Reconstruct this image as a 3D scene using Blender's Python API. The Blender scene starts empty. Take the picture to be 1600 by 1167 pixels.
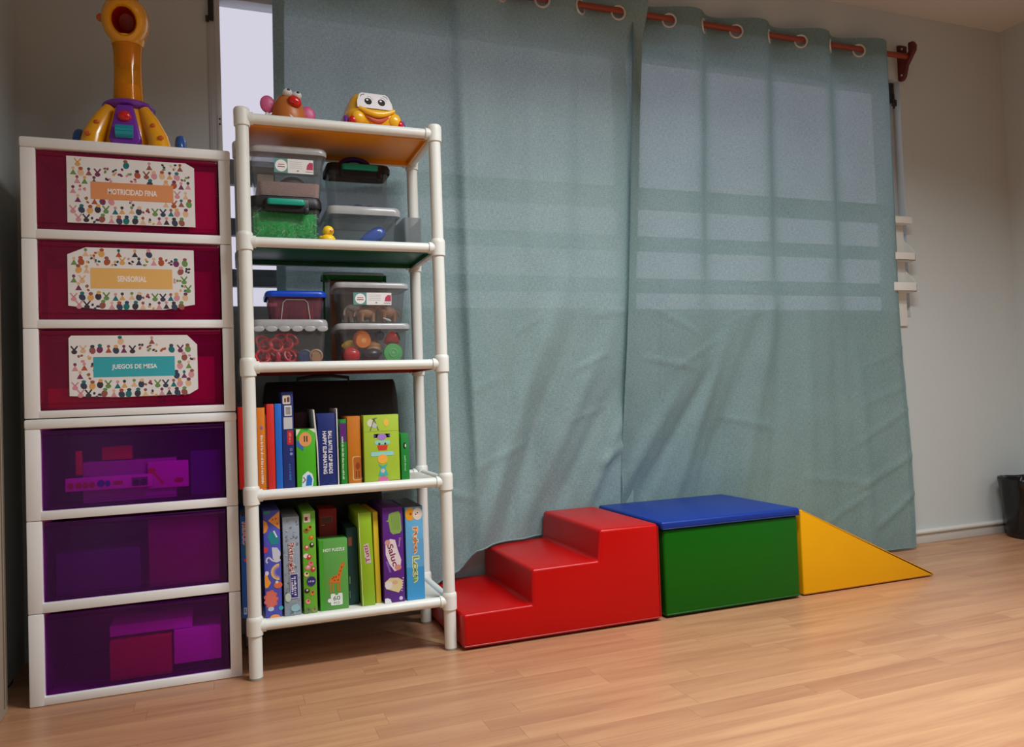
import bpy, bmesh, math, random
from mathutils import Vector, Matrix, noise
random.seed(7)
PI = math.pi
S = bpy.context.scene
COL = S.collection

# ------------------------------------------------------------------ camera, world, light, exposure
cam = bpy.data.cameras.new('camera'); cam_o = bpy.data.objects.new('camera', cam); COL.objects.link(cam_o)
CH = .72
yaw, pitch, roll = .358917757, .026955296, -.035321106
fwd = Vector((math.sin(yaw)*math.cos(pitch), math.cos(yaw)*math.cos(pitch), math.sin(pitch)))
rt0 = Vector((math.cos(yaw), -math.sin(yaw), 0)); up0 = rt0.cross(fwd)
rt = rt0*math.cos(roll) + up0*math.sin(roll); up = -rt0*math.sin(roll) + up0*math.cos(roll)
cam_o.matrix_world = Matrix(((rt.x, up.x, -fwd.x, 0), (rt.y, up.y, -fwd.y, 0), (rt.z, up.z, -fwd.z, CH), (0, 0, 0, 1)))
cam.sensor_fit = 'HORIZONTAL'; cam.sensor_width = 36; cam.lens = 1205.828/1600*36
cam.clip_start = .02; cam.clip_end = 100
S.camera = cam_o
S.view_settings.view_transform = 'Standard'; S.view_settings.look = 'None'
S.view_settings.exposure = 0.0; S.view_settings.gamma = 1.0
S.view_settings.use_curve_mapping = False
w = bpy.data.worlds.new('overcast_sky'); S.world = w; w.use_nodes = True
w.node_tree.nodes['Background'].inputs[0].default_value = (.90, .86, 1.0, 1)
w.node_tree.nodes['Background'].inputs[1].default_value = .85
PANEL_W = 24.0                                   # watts of each ceiling panel
def area_light(name, loc, sx, sy, watts, col):
    l = bpy.data.lights.new(name, 'AREA'); l.shape = 'RECTANGLE'; l.size = sx; l.size_y = sy
    l.energy = watts; l.color = col; l.spread = math.radians(146)   # louvred panels
    o = bpy.data.objects.new(name, l); COL.objects.link(o); o.location = loc
    return o
LAMPS = [(1.30, 1.05, 2.1), (2.70, .45, .65), (.5, -1.0, .38), (2.2, -1.6, .38)]
for i, (x, y, k) in enumerate(LAMPS):
    area_light('ceiling_panel_light', (x, y, 2.325), 1.15, .26, PANEL_W*k, (.95, .985, 1.0))

# ------------------------------------------------------------------ helpers
def lin(c):
    c = c/255.0
    return c/12.92 if c <= .04045 else ((c+.055)/1.055)**2.4
def L3(rgb): return tuple(lin(v) for v in rgb)
def node_mat(name):
    m = bpy.data.materials.new(name); m.use_nodes = True
    nt = m.node_tree; nt.nodes.clear()
    out = nt.nodes.new('ShaderNodeOutputMaterial')
    return m, nt, out
def N(nt, typ, **kw):
    n = nt.nodes.new(typ)
    for k, v in kw.items():
        if k in n.inputs: n.inputs[k].default_value = v
        else: setattr(n, k, v)
    return n
def mat(name, rgb, rough=.5, vary=.06, scale=40, bump=0.0, bscale=200, coat=0, metal=0, sss=0, spec=.5, stretch=None):
    """plain procedural material: colour with a little mottling, optional fine relief"""
    m, nt, out = node_mat(name); lk = nt.links.new
    p = N(nt, 'ShaderNodeBsdfPrincipled')
    c = L3(rgb)
    tc = N(nt, 'ShaderNodeTexCoord'); src = tc.outputs['Object']
    if stretch:
        mp = N(nt, 'ShaderNodeMapping'); mp.inputs['Scale'].default_value = stretch; lk(src, mp.inputs[0]); src = mp.outputs[0]
    nz = N(nt, 'ShaderNodeTexNoise', Scale=scale, Detail=3.0); lk(src, nz.inputs['Vector'])
    mx = N(nt, 'ShaderNodeMix', data_type='RGBA')
    mx.inputs[6].default_value = (*[v*(1-vary) for v in c], 1); mx.inputs[7].default_value = (*[min(1, v*(1+vary)) for v in c], 1)
    lk(nz.outputs['Fac'], mx.inputs[0]); lk(mx.outputs[2], p.inputs['Base Color'])
    p.inputs['Roughness'].default_value = rough; p.inputs['Metallic'].default_value = metal
    p.inputs['Specular IOR Level'].default_value = spec
    if coat: p.inputs['Coat Weight'].default_value = coat; p.inputs['Coat Roughness'].default_value = .12
    if bump:
        nb = N(nt, 'ShaderNodeTexNoise', Scale=bscale, Detail=2.0); lk(src, nb.inputs['Vector'])
        b = N(nt, 'ShaderNodeBump', Strength=bump, Distance=.002); lk(nb.outputs['Fac'], b.inputs['Height']); lk(b.outputs[0], p.inputs['Normal'])
    lk(p.outputs[0], out.inputs[0])
    return m
def plastic(name, rgb, clear=.8, rough=.15, haze=(230, 232, 235), hz=.1, tint=True):
    """see-through moulded plastic: transparent tint + milky haze + gloss"""
    m, nt, out = node_mat(name); lk = nt.links.new
    c = L3(rgb)
    tr = N(nt, 'ShaderNodeBsdfTransparent'); tr.inputs[0].default_value = (*c, 1)
    df = N(nt, 'ShaderNodeBsdfDiffuse'); df.inputs[0].default_value = (*L3(haze), 1)
    nz = N(nt, 'ShaderNodeTexNoise', Scale=30.0); tc = N(nt, 'ShaderNodeTexCoord'); lk(tc.outputs['Object'], nz.inputs['Vector'])
    mr = N(nt, 'ShaderNodeMapRange'); mr.inputs[3].default_value = hz*.8; mr.inputs[4].default_value = hz*1.2; lk(nz.outputs['Fac'], mr.inputs[0])
    m1 = N(nt, 'ShaderNodeMixShader'); lk(mr.outputs[0], m1.inputs[0]); lk(tr.outputs[0], m1.inputs[1]); lk(df.outputs[0], m1.inputs[2])
    gl = N(nt, 'ShaderNodeBsdfGlossy'); gl.inputs['Roughness'].default_value = rough
    lw = N(nt, 'ShaderNodeLayerWeight', Blend=.5); pw = N(nt, 'ShaderNodeMath', operation='POWER'); lk(lw.outputs['Facing'], pw.inputs[0]); pw.inputs[1].default_value = 4
    fr = N(nt, 'ShaderNodeMath', operation='MULTIPLY_ADD'); lk(pw.outputs[0], fr.inputs[0]); fr.inputs[1].default_value = .45; fr.inputs[2].default_value = .035
    m2 = N(nt, 'ShaderNodeMixShader'); lk(fr.outputs[0], m2.inputs[0]); lk(m1.outputs[0], m2.inputs[1]); lk(gl.outputs[0], m2.inputs[2])
    lk(m2.outputs[0], out.inputs[0])
    return m
def print_mat():
    m, nt, out = node_mat('print_ink'); lk = nt.links.new
    p = N(nt, 'ShaderNodeBsdfPrincipled', Roughness=.45)
    a = N(nt, 'ShaderNodeVertexColor', layer_name='Ink'); lk(a.outputs[0], p.inputs['Base Color']); lk(p.outputs[0], out.inputs[0])
    return m
PRINT = print_mat()

class MB:
    """collects shapes, then links them as ONE mesh object"""
    def __init__(s): s.bm = bmesh.new()
    def merge(s, b, mi=0, M=None):
        if M is not None: b.transform(M)
        for f in b.faces: f.material_index = mi
        me = bpy.data.meshes.new('t'); b.to_mesh(me); b.free(); s.bm.from_mesh(me); bpy.data.meshes.remove(me)
        return s
    def box(s, x0, x1, y0, y1, z0, z1, r=0, seg=2, mi=0, M=None):
        b = bmesh.new(); bmesh.ops.create_cube(b, size=1)
        b.transform(Matrix.Translation(((x0+x1)/2, (y0+y1)/2, (z0+z1)/2)) @ Matrix.Diagonal((x1-x0, y1-y0, z1-z0, 1)))
        if r: bmesh.ops.bevel(b, geom=b.edges[:], offset=r, segments=seg, profile=.5, affect='EDGES')
        return s.merge(b, mi, M)
    def rod(s, a, b_, r, r2=None, n=20, mi=0, cap=True):
        a, b_ = Vector(a), Vector(b_); d = b_-a
        b = bmesh.new(); bmesh.ops.create_cone(b, cap_ends=cap, segments=n, radius1=r, radius2=r if r2 is None else r2, depth=d.length)
        M = Matrix.Translation((a+b_)/2) @ d.to_track_quat('Z', 'Y').to_matrix().to_4x4()
        return s.merge(b, mi, M)
    def ball(s, c, rx, ry=None, rz=None, n=16, mi=0, M=None):
        b = bmesh.new(); bmesh.ops.create_uvsphere(b, u_segments=n+4, v_segments=n-2, radius=1)
        X = Matrix.Translation(c) @ (M if M is not None else Matrix()) @ Matrix.Diagonal((rx, ry or rx, rz or rx, 1))
        return s.merge(b, mi, X)
    def lathe(s, prof, n=28, mi=0, M=None):
        """profile of (radius, height) about Z"""
        b = bmesh.new(); rings = []
        for r, z in prof:
            rings.append([b.verts.new((r*math.cos(2*PI*k/n), r*math.sin(2*PI*k/n), z)) for k in range(n)] if r > 1e-6 else [b.verts.new((0, 0, z))])
        for A, B in zip(rings, rings[1:]):
            for k in range(n):
                q = [A[k % len(A)], A[(k+1) % len(A)], B[(k+1) % len(B)], B[k % len(B)]]
                q = list(dict.fromkeys(q))
                if len(q) > 2:
                    try: b.faces.new(q)
                    except ValueError: pass
        bmesh.ops.recalc_face_normals(b, faces=b.faces[:])
        return s.merge(b, mi, M)
    def torus(s, R, r, M=None, n=24, k=10, mi=0, arc=2*PI):
        pts = [(R*math.cos(arc*i/n), R*math.sin(arc*i/n), 0) for i in range(n if arc > 6.28 else n+1)]
        return s.tube(pts, r, k, mi, M, closed=arc > 6.28)
    def tube(s, pts, r, k=8, mi=0, M=None, closed=False):
        b = bmesh.new(); pts = [Vector(p) for p in pts]; n = len(pts); rings = []; pu = None
        for i, p in enumerate(pts):
            t = (pts[(i+1) % n]-pts[i-1]) if closed or 0 < i < n-1 else (pts[1]-pts[0] if i == 0 else pts[-1]-pts[-2])
            t.normalize()
            u = (pu - t*pu.dot(t)) if pu is not None else t.orthogonal()
            u.normalize(); pu = u; v = t.cross(u)
            rr = r[i] if isinstance(r, (list, tuple)) else r
            rings.append([b.verts.new(p+(u*math.cos(2*PI*j/k)+v*math.sin(2*PI*j/k))*rr) for j in range(k)])
        for i in range(n if closed else n-1):
            A, B = rings[i], rings[(i+1) % n]
            off = 0
            if closed and i == n-1:
                off = min(range(k), key=lambda o: (A[0].co-B[o].co).length)
            for j in range(k): b.faces.new((A[j], A[(j+1) % k], B[(j+1+off) % k], B[(j+off) % k]))
        if not closed: b.faces.new(rings[0][::-1]); b.faces.new(rings[-1])
        bmesh.ops.recalc_face_normals(b, faces=b.faces[:])
        return s.merge(b, mi, M)
    def loft(s, levels, n=5, mi=0, cap0=True, cap1=True, M=None):
        """levels: (z, width_x, depth_y, corner radius[, cx, cy]) rounded rectangles joined upward"""
        b = bmesh.new(); rings = []
        for lv in levels:
            z, wx, dy, r = lv[:4]; cx, cy = (lv[4:6] if len(lv) > 4 else (0, 0))
            r = min(r, wx/2-1e-5, dy/2-1e-5); ring = []
            for qx, qy, a0 in ((1, 1, 0), (-1, 1, PI/2), (-1, -1, PI), (1, -1, 1.5*PI)):
                for i in range(n+1):
                    a = a0+PI/2*i/n
                    ring.append(b.verts.new((cx+qx*(wx/2-r)+r*math.cos(a), cy+qy*(dy/2-r)+r*math.sin(a), z)))
            rings.append(ring)
        m = len(rings[0])
        for A, B in zip(rings, rings[1:]):
            for k in range(m): b.faces.new((A[k], A[(k+1) % m], B[(k+1) % m], B[k]))
        if cap0: b.faces.new(rings[0][::-1])
        if cap1: b.faces.new(rings[-1])
        return s.merge(b, mi, M)
    def prism(s, poly, y0, y1, r=0, seg=3, mi=0, M=None):
        """polygon in X,Z pushed along Y"""
        b = bmesh.new(); f = b.faces.new([b.verts.new((x, y0, z)) for x, z in poly])
        e = bmesh.ops.extrude_face_region(b, geom=[f]); bmesh.ops.translate(b, verts=[v for v in e['geom'] if isinstance(v, bmesh.types.BMVert)], vec=(0, y1-y0, 0))
        bmesh.ops.recalc_face_normals(b, faces=b.faces[:])
        if r: bmesh.ops.bevel(b, geom=b.edges[:], offset=r, segments=seg, profile=.5, affect='EDGES')
        return s.merge(b, mi, M)
    def build(s, name, m, parent=None, loc=None, rot=None, smooth=True, ang=.7):
        me = bpy.data.meshes.new(name); s.bm.to_mesh(me); s.bm.free()
        for x in (m if isinstance(m, (list, tuple)) else [m]): me.materials.append(x)
        if smooth:
            me.shade_smooth()
            try: me.set_sharp_from_angle(angle=ang)
            except Exception: pass
        o = bpy.data.objects.new(name, me); COL.objects.link(o)
        if parent is not None: o.parent = parent
        if loc is not None: o.location = loc
        if rot is not None: o.rotation_euler = rot
        return o
def tag(o, label=None, cat=None, group=None, kind=None):
    if label: o['label'] = label
    if cat: o['category'] = cat
    if group: o['group'] = group
    if kind: o['kind'] = kind
    return o
def empty(name, loc, label, cat, group=None, rot=None):
    o = bpy.data.objects.new(name, None); COL.objects.link(o); o.location = loc; o.empty_display_size = .05
    if rot: o.rotation_euler = rot
    return tag(o, label, cat, group)

# --- flat print: coloured polygons lying on a face of the object they are printed on
_tc = {}
def text_geo(txt, bold=0.0):
    k = (txt, bold)
    if k not in _tc:
        cu = bpy.data.curves.new('t', 'FONT'); cu.body = txt; cu.size = 1; cu.offset = bold; cu.resolution_u = 3
        o = bpy.data.objects.new('t', cu); COL.objects.link(o)
        dg = bpy.context.evaluated_depsgraph_get(); e = o.evaluated_get(dg); me = e.to_mesh()
        vs = [(v.co.x, v.co.y) for v in me.vertices]; fs = [tuple(p.vertices) for p in me.polygons]
        e.to_mesh_clear(); bpy.data.objects.remove(o); bpy.data.curves.remove(cu)
        xs = [v[0] for v in vs]; ys = [v[1] for v in vs]
        x0, x1, y0, y1 = min(xs), max(xs), min(ys), max(ys)
        _tc[k] = ([((x-x0)/(x1-x0)-.5, (y-y0)/(y1-y0)-.5) for x, y in vs], fs, (x1-x0)/(y1-y0))
    return _tc[k]
class Art:
    """2D drawing in metres, u right and v up, from the lower left corner of a face"""
    def __init__(s): s.v = []; s.f = []; s.c = []; s.k = 0
    def poly(s, pts, rgb, h=None):
        if h is None: s.k += 1; h = s.k
        i = len(s.v); s.v += [(u, v, h) for u, v in pts]; s.f.append(tuple(range(i, i+len(pts)))); s.c.append(L3(rgb)); return s
    def rect(s, u0, v0, u1, v1, rgb): return s.poly([(u0, v0), (u1, v0), (u1, v1), (u0, v1)], rgb)
    def rrect(s, u0, v0, u1, v1, r, rgb):
        pts = []
        for cx, cy, a0 in ((u1-r, v1-r, 0), (u0+r, v1-r, PI/2), (u0+r, v0+r, PI), (u1-r, v0+r, 1.5*PI)):
            pts += [(cx+r*math.cos(a0+PI/2*i/4), cy+r*math.sin(a0+PI/2*i/4)) for i in range(5)]
        return s.poly(pts, rgb)
    def oval(s, u, v, a, b, rgb, rot=0, n=16):
        c, q = math.cos(rot), math.sin(rot)
        return s.poly([(u+a*math.cos(t)*c-b*math.sin(t)*q, v+a*math.cos(t)*q+b*math.sin(t)*c) for t in [2*PI*i/n for i in range(n)]], rgb)
    def line(s, pts, wd, rgb):
        s.k += 1
        for (a, b), (c, d) in zip(pts, pts[1:]):
            l = math.hypot(c-a, d-b) or 1e-6; nx, ny = -(d-b)/l*wd/2, (c-a)/l*wd/2
            s.poly([(a+nx, b+ny), (a-nx, b-ny), (c-nx, d-ny), (c+nx, d+ny)], rgb, s.k)
        return s
    def text(s, txt, u, v, wd, ht, rgb, rot=0, bold=.02):
        """centred text stretched to wd x ht"""
        vs, fs, asp = text_geo(txt, bold); s.k += 1; c, q = math.cos(rot), math.sin(rot); i = len(s.v)
        for x, y in vs: X, Y = x*wd, y*ht; s.v.append((u+X*c-Y*q, v+X*q+Y*c, s.k))
        for f in fs: s.f.append(tuple(j+i for j in f)); s.c.append(L3(rgb))
        return s
    def dashes(s, u, v, ln, ht, rgb, rot=0):
        """a line of writing too small to read in the photograph"""
        c, q = math.cos(rot), math.sin(rot); x = -ln/2; rnd = random.Random(int((u+v+ln)*1e5)); s.k += 1
        while x < ln/2-ht*.3:
            wd = ht*rnd.uniform(.35, .6); h_ = ht*rnd.choice((.7, .8, 1.0))
            s.poly([(u+X*c-Y*q, v+X*q+Y*c) for X, Y in ((x, -ht/2), (x+wd, -ht/2), (x+wd, h_-ht/2), (x, h_-ht/2))], rgb, s.k); x += wd+ht*rnd.choice((.15, .2, .5))
        return s
    def build(s, name, parent, org, U=(1, 0, 0), V=(0, 0, 1), step=.00003, base=.0003):
        U, V = Vector(U), Vector(V); n = U.cross(V); org = Vector(org)
        me = bpy.data.meshes.new(name)
        me.from_pydata([org+U*a+V*b+n*(base+h*step) for a, b, h in s.v], [], s.f)
        ca = me.color_attributes.new('Ink', 'FLOAT_COLOR', 'CORNER')
        li = 0
        for p in me.polygons:
            for _ in p.vertices: ca.data[li].color = (*s.c[p.index], 1); li += 1
        me.materials.append(PRINT)
        o = bpy.data.objects.new(name, me); COL.objects.link(o); o.parent = parent
        return o

# ------------------------------------------------------------------ materials
M_wall = mat('painted_wall', (196, 202, 201), .85, .025, 3, .12, 350)
M_ceil = mat('painted_ceiling', (214, 209, 203), .9, .03, 2, .15, 200)
M_white = mat('white_plastic', (238, 240, 240), .38, .025, 12)
M_pvc = mat('pvc_pipe', (228, 231, 225), .42, .04, 18)
M_alu = mat('aluminium', (188, 192, 196), .4, .05, 30, metal=.1)
M_dark = mat('black_plastic', (22, 22, 24), .45, .2, 30)
M_trim = mat('trim_paint', (206, 204, 198), .5, .03, 8)
M_rod = mat('red_brown_wood', (140, 56, 28), .45, .2, 25, stretch=(1, 12, 12))
M_brk = mat('dark_red_wood', (92, 22, 18), .5, .15, 20)
M_screw = mat('screw_steel', (205, 205, 205), .3, .05, 30, metal=.4)
M_ring = mat('grommet_metal', (205, 203, 196), .3, .03, 30, metal=.35)
M_glass = plastic('window_glass', (250, 251, 252), hz=.01, rough=.02)
M_bars = mat('grille_paint', (86, 90, 92), .6, .08, 10)

# ------------------------------------------------------------------ setting
WY = 2.585; RX = 3.53; LX = -.548; CZ = 2.372; FY = -7.0
WX0, WX1, WZ0, WZ1 = -.02, 2.874, 1.0, 2.066
def struct(name, mb, m, parent=None, **k):
    o = mb.build(name, m, parent, **k); 
    if parent is None: o['kind'] = 'structure'
    return o
struct('wall_back', MB().box(LX-.2, WX0, WY, WY+.16, 0, CZ).box(WX1, RX+.2, WY, WY+.16, 0, CZ)
       .box(WX0, WX1, WY, WY+.16, 0, WZ0).box(WX0, WX1, WY, WY+.16, WZ1, CZ), M_wall, smooth=False)
struct('wall_left', MB().box(LX-.12, LX, FY, WY, 0, CZ), M_wall, smooth=False)
struct('wall_right', MB().box(RX, RX+.12, FY, WY, 0, CZ), M_wall, smooth=False)
struct('wall_front', MB().box(LX-.12, RX+.12, FY-.12, FY, 0, CZ), mat('far_wall', (120, 112, 104), .85), smooth=False)
struct('ceiling', MB().box(LX-.2, RX+.2, FY-.2, WY+.16, CZ, CZ+.1), M_ceil, smooth=False)
struct('baseboard_back', MB().box(.65, RX, WY-.012, WY, 0, .062, .002).rod((.65, WY-.012, .05), (RX, WY-.012, .05), .010, n=12), M_trim)

def floor_mat():
    m, nt, out = node_mat('laminate'); lk = nt.links.new
    p = N(nt, 'ShaderNodeBsdfPrincipled'); oi = N(nt, 'ShaderNodeObjectInfo'); g = N(nt, 'ShaderNodeNewGeometry')
    sh = N(nt, 'ShaderNodeVectorMath', operation='MULTIPLY_ADD'); cb = N(nt, 'ShaderNodeCombineXYZ')
    lk(oi.outputs['Random'], cb.inputs[0]); lk(oi.outputs['Random'], cb.inputs[1])
    lk(cb.outputs[0], sh.inputs[0]); sh.inputs[1].default_value = (37, 91, 0); lk(g.outputs['Position'], sh.inputs[2])
    mp = N(nt, 'ShaderNodeMapping'); mp.inputs['Scale'].default_value = (1.6, 22, 1); lk(sh.outputs[0], mp.inputs[0])
    n1 = N(nt, 'ShaderNodeTexNoise', Scale=1.0, Detail=4.0, Distortion=.6); lk(mp.outputs[0], n1.inputs['Vector'])
    mp2 = N(nt, 'ShaderNodeMapping'); mp2.inputs['Scale'].default_value = (7, 150, 1); lk(sh.outputs[0], mp2.inputs[0])
    n2 = N(nt, 'ShaderNodeTexNoise', Scale=1.0, Detail=3.0); lk(mp2.outputs[0], n2.inputs['Vector'])
    r1 = N(nt, 'ShaderNodeValToRGB'); e = r1.color_ramp.elements
    e[0].position = .28; e[0].color = (*L3((168, 120, 90)), 1); e[1].position = .70; e[1].color = (*L3((193, 147, 110)), 1)
    lk(n1.outputs['Fac'], r1.inputs[0])
    r2 = N(nt, 'ShaderNodeValToRGB'); e = r2.color_ramp.elements
    e[0].position = .30; e[0].color = (.91, .885, .87, 1); e[1].position = .55; e[1].color = (1, 1, 1, 1); lk(n2.outputs['Fac'], r2.inputs[0])
    mx = N(nt, 'ShaderNodeMix', data_type='RGBA', blend_type='MULTIPLY'); mx.inputs[0].default_value = 1; lk(r1.outputs[0], mx.inputs[6]); lk(r2.outputs[0], mx.inputs[7])
    r3 = N(nt, 'ShaderNodeValToRGB'); e = r3.color_ramp.elements
    e[0].color = (.94, .90, .88, 1); e[1].color = (1.05, 1.05, 1.03, 1); lk(oi.outputs['Random'], r3.inputs[0])
    m2 = N(nt, 'ShaderNodeMix', data_type='RGBA', blend_type='MULTIPLY'); m2.inputs[0].default_value = 1; lk(mx.outputs[2], m2.inputs[6]); lk(r3.outputs[0], m2.inputs[7])
    lk(m2.outputs[2], p.inputs['Base Color']); p.inputs['Roughness'].default_value = .33; p.inputs['Specular IOR Level'].default_value = .55
    lk(p.outputs[0], out.inputs[0]); return m
M_floor = floor_mat()
PW = .0663; PY0 = WY - PW*18
M_sub = mat('subfloor', (70, 45, 30), .8)
floor = struct('floor', MB().box(LX-.1, RX+.1, FY, WY+.1, -.06, -.008), M_sub, smooth=False)
tag(MB().box(LX, RX, FY, PY0, -.008, 0).build('planks', M_floor, floor, smooth=False), kind='stuff')
pm = MB().box(0, 1, 0, PW-.0003, -.008, 0).bm
# one shared strip, lengthened per piece
pme = bpy.data.meshes.new('plank'); pm.to_mesh(pme); pm.free(); pme.materials.append(M_floor)
for r in range(18):
    x = LX - random.uniform(0, .4)
    while x < RX:
        ln = random.choice((.32, .42, .48, .55, .64))
        a, b = max(x, LX), min(x+ln, RX)
        if b-a > .01:
            o = bpy.data.objects.new('plank', pme); COL.objects.link(o); o.parent = floor
            o.location = (a, PY0+r*PW, random.uniform(-.00015, 0)); o.scale = (b-a-.0004, 1, 1)
        x += ln

# window: sliding aluminium frame, panes, and the rails of the grille outside
win = struct('window_1', MB().box(WX0, WX0+.038, WY-.004, WY+.07, WZ0, WZ1, .003).box(WX1-.03, WX1, WY+.035, WY+.08, WZ0, WZ1, .003)
      .box(WX0, WX1, WY+.03, WY+.08, WZ1-.035, WZ1, .003).box(WX0, WX1, WY+.0, WY+.08, WZ0, WZ0+.03, .003), M_alu)
MB().box(WX0+.008, WX0+.012, WY-.0055, WY-.003, WZ0+.03, WZ1).box(WX0+.022, WX0+.026, WY-.0055, WY-.003, WZ0+.03, WZ1).build('frame_channel', M_alu, win)
MB().box(1.455, 1.505, WY+.04, WY+.075, WZ0, WZ1, .003).build('meeting_stile', M_alu, win)
for a, b in ((WX0+.036, 1.46), (1.50, WX1-.028)):
    MB().box(a, b, WY+.055, WY+.059, WZ0+.025, WZ1-.03).build('pane', M_glass, win, smooth=False)
MB().box(WX0+.004, WX0+.020, WY-.016, WY-.004, 1.935, 2.02, .003).box(WX0-.004, WX0+.006, WY-.012, WY-.004, 1.93, 1.95, .002).build('handle', M_dark, win)
lp = MB().box(.004, .017, WY-.0075, WY-.004, 1.50, 1.635, .001).build('lock_plate', mat('pale_metal', (196, 198, 198), .4), win)
MB().rod((.011, WY-.0085, 1.622), (.011, WY-.007, 1.622), .0028, n=10).rod((.011, WY-.0085, 1.606), (.011, WY-.007, 1.606), .0028, n=10).build('hole', M_dark, lp)
MB().box(2.815, 2.842, WY+.0, WY+.02, 1.96, 2.05, .003).box(2.822, 2.85, WY-.006, WY+.006, 1.945, 1.975, .004).rod((2.835, WY, 1.935), (2.835, WY, 2.0), .005, n=8).build('hinge', M_dark, win)
for z0, z1 in ((1.446, 1.530), (1.276, 1.334), (1.107, 1.165)):
    MB().box(WX0, WX1, WY+.10, WY+.13, z0, z1, .004).build('grille_rail', M_bars, win)

# ceiling lamps out of frame: housings of the area lights
M_house = mat('lamp_housing', (225, 225, 222), .5)
for i, (x, y, k) in enumerate(LAMPS):
    tag(MB().box(x-.6, x+.6, y-.15, y+.15, CZ-.04, CZ, .004).build('ceiling_light', M_house), 'white ceiling light panel above the floor', 'ceiling light', 'ceiling light panels overhead')

# ------------------------------------------------------------------ left board, wall trays, bin
M_beige = mat('beige_board', (176, 164, 146), .6, .05, 10)
bd = empty('wall_board', (LX, 1.7, 0), 'beige upright board at the left wall, cut off by the left edge of the photo', 'board')
MB().box(.001, .047, -.5, .49, 0, 1.34, .004).build('panel', M_beige, bd)
for y in (.455, .475): MB().box(.0465, .049, y-.002, y+.002, .02, 1.32).build('groove_strip', mat('beige_dark', (120, 108, 94), .6), bd)

M_tray = mat('tray_white', (222, 220, 214), .45, .03, 15)
tr = empty('wall_file_holder', (2.782, WY, .96), 'white plastic file holder with stacked pockets on wall behind right curtain edge', 'file holder')
MB().box(-.07, .062, -.012, -.001, 0, .48, .003).build('back_panel', M_tray, tr)
for k, (z0, z1) in enumerate(((.145, .185), (.28, .315))):
    mb = MB().box(-.07, .062, -.07, -.064, z0, z1, .002).box(-.07, .062, -.07, -.01, z0, z0+.006, .002)
    mb.prism([(0, 0), (.058, 0), (.058, .10), (.02, .06), (0, .035)], 0, .004, M=Matrix.Translation((.058, -.07, z0)) @ Matrix.Rotation(PI/2, 4, 'Z') @ Matrix.Translation((0, -.004, 0)))
    mb.build('pocket', M_tray, tr)
MB().box(-.07, .064, -.060, -.001, .445, .475, .003).build('top_ledge', M_tray, tr)

M_bag = mat('black_bag', (10, 10, 12), .22, .3, 20, .35, 55)
bn = empty('waste_bin', (3.395, 2.442, 0), 'black waste bin lined with a shiny black bag at the right wall corner', 'waste bin'); bn.scale = (1, 1, .94)
MB().lathe([(0, 0), (.108, 0), (.112, .01), (.126, .27), (.120, .272), (.105, .012), (0, .012)], 32).build('bin_body', M_dark, bn)
b = bmesh.new(); n = 48
prof = [(.113, .025), (.119, .08), (.123, .15), (.130, .23), (.134, .272), (.131, .283), (.122, .275), (.11, .20), (.098, .06)]
mb = MB()
rings = []
for j, (r, z) in enumerate(prof):
    ring = []
    for k in range(n):
        a = 2*PI*k/n; d = .0045*math.sin(7*a+j*.7)+.003*math.sin(13*a-j)
        ring.append(mb.bm.verts.new(((r+d*(j > 0))*math.cos(a), (r+d)*math.sin(a), z+.004*math.sin(3*a+1)*(3 < j < 7))))
    rings.append(ring)
for A, B in zip(rings, rings[1:]):
    for k in range(n): mb.bm.faces.new((A[k], A[(k+1) % n], B[(k+1) % n], B[k]))
mb.build('bag_liner', M_bag, bn)

# ------------------------------------------------------------------ curtain rod, bracket, curtains
RY, RZ = 2.535, 2.152
rodo = empty('curtain_rod', (-.15, RY, RZ), 'long thin red brown curtain rod through the curtain rings', 'curtain rod')
MB().rod((0, 0, 0), (3.015, 0, 0), .0118, n=20).ball((3.015, 0, 0), .0118).build('pole', M_rod, rodo)
br = empty('rod_bracket', (2.877, WY, 2.12), 'dark red wooden bracket with hook on the wall holding the right rod end', 'bracket')
pr = [(0, -.055), (-.006, -.062), (-.022, -.062), (-.034, -.050), (-.048, -.005), (-.070, .022), (-.090, .045), (-.094, .068), (-.084, .088), (-.062, .090), (-.060, .082), (-.0598, .052), (-.050, .042), (-.040, .052), (-.040, .084), (-.020, .097), (0, .102)]
MB().prism([(y, z) for y, z in pr], -.009, .009, .002, 2, M=Matrix.Rotation(PI/2, 4, 'Z')).build('hook_plate', M_brk, br)
for y, z in ((-.030, .075), (-.022, -.040)):
    MB().rod((-.0112, y, z), (-.0085, y, z), .0045, n=12).build('screw', M_screw, br)

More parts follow.
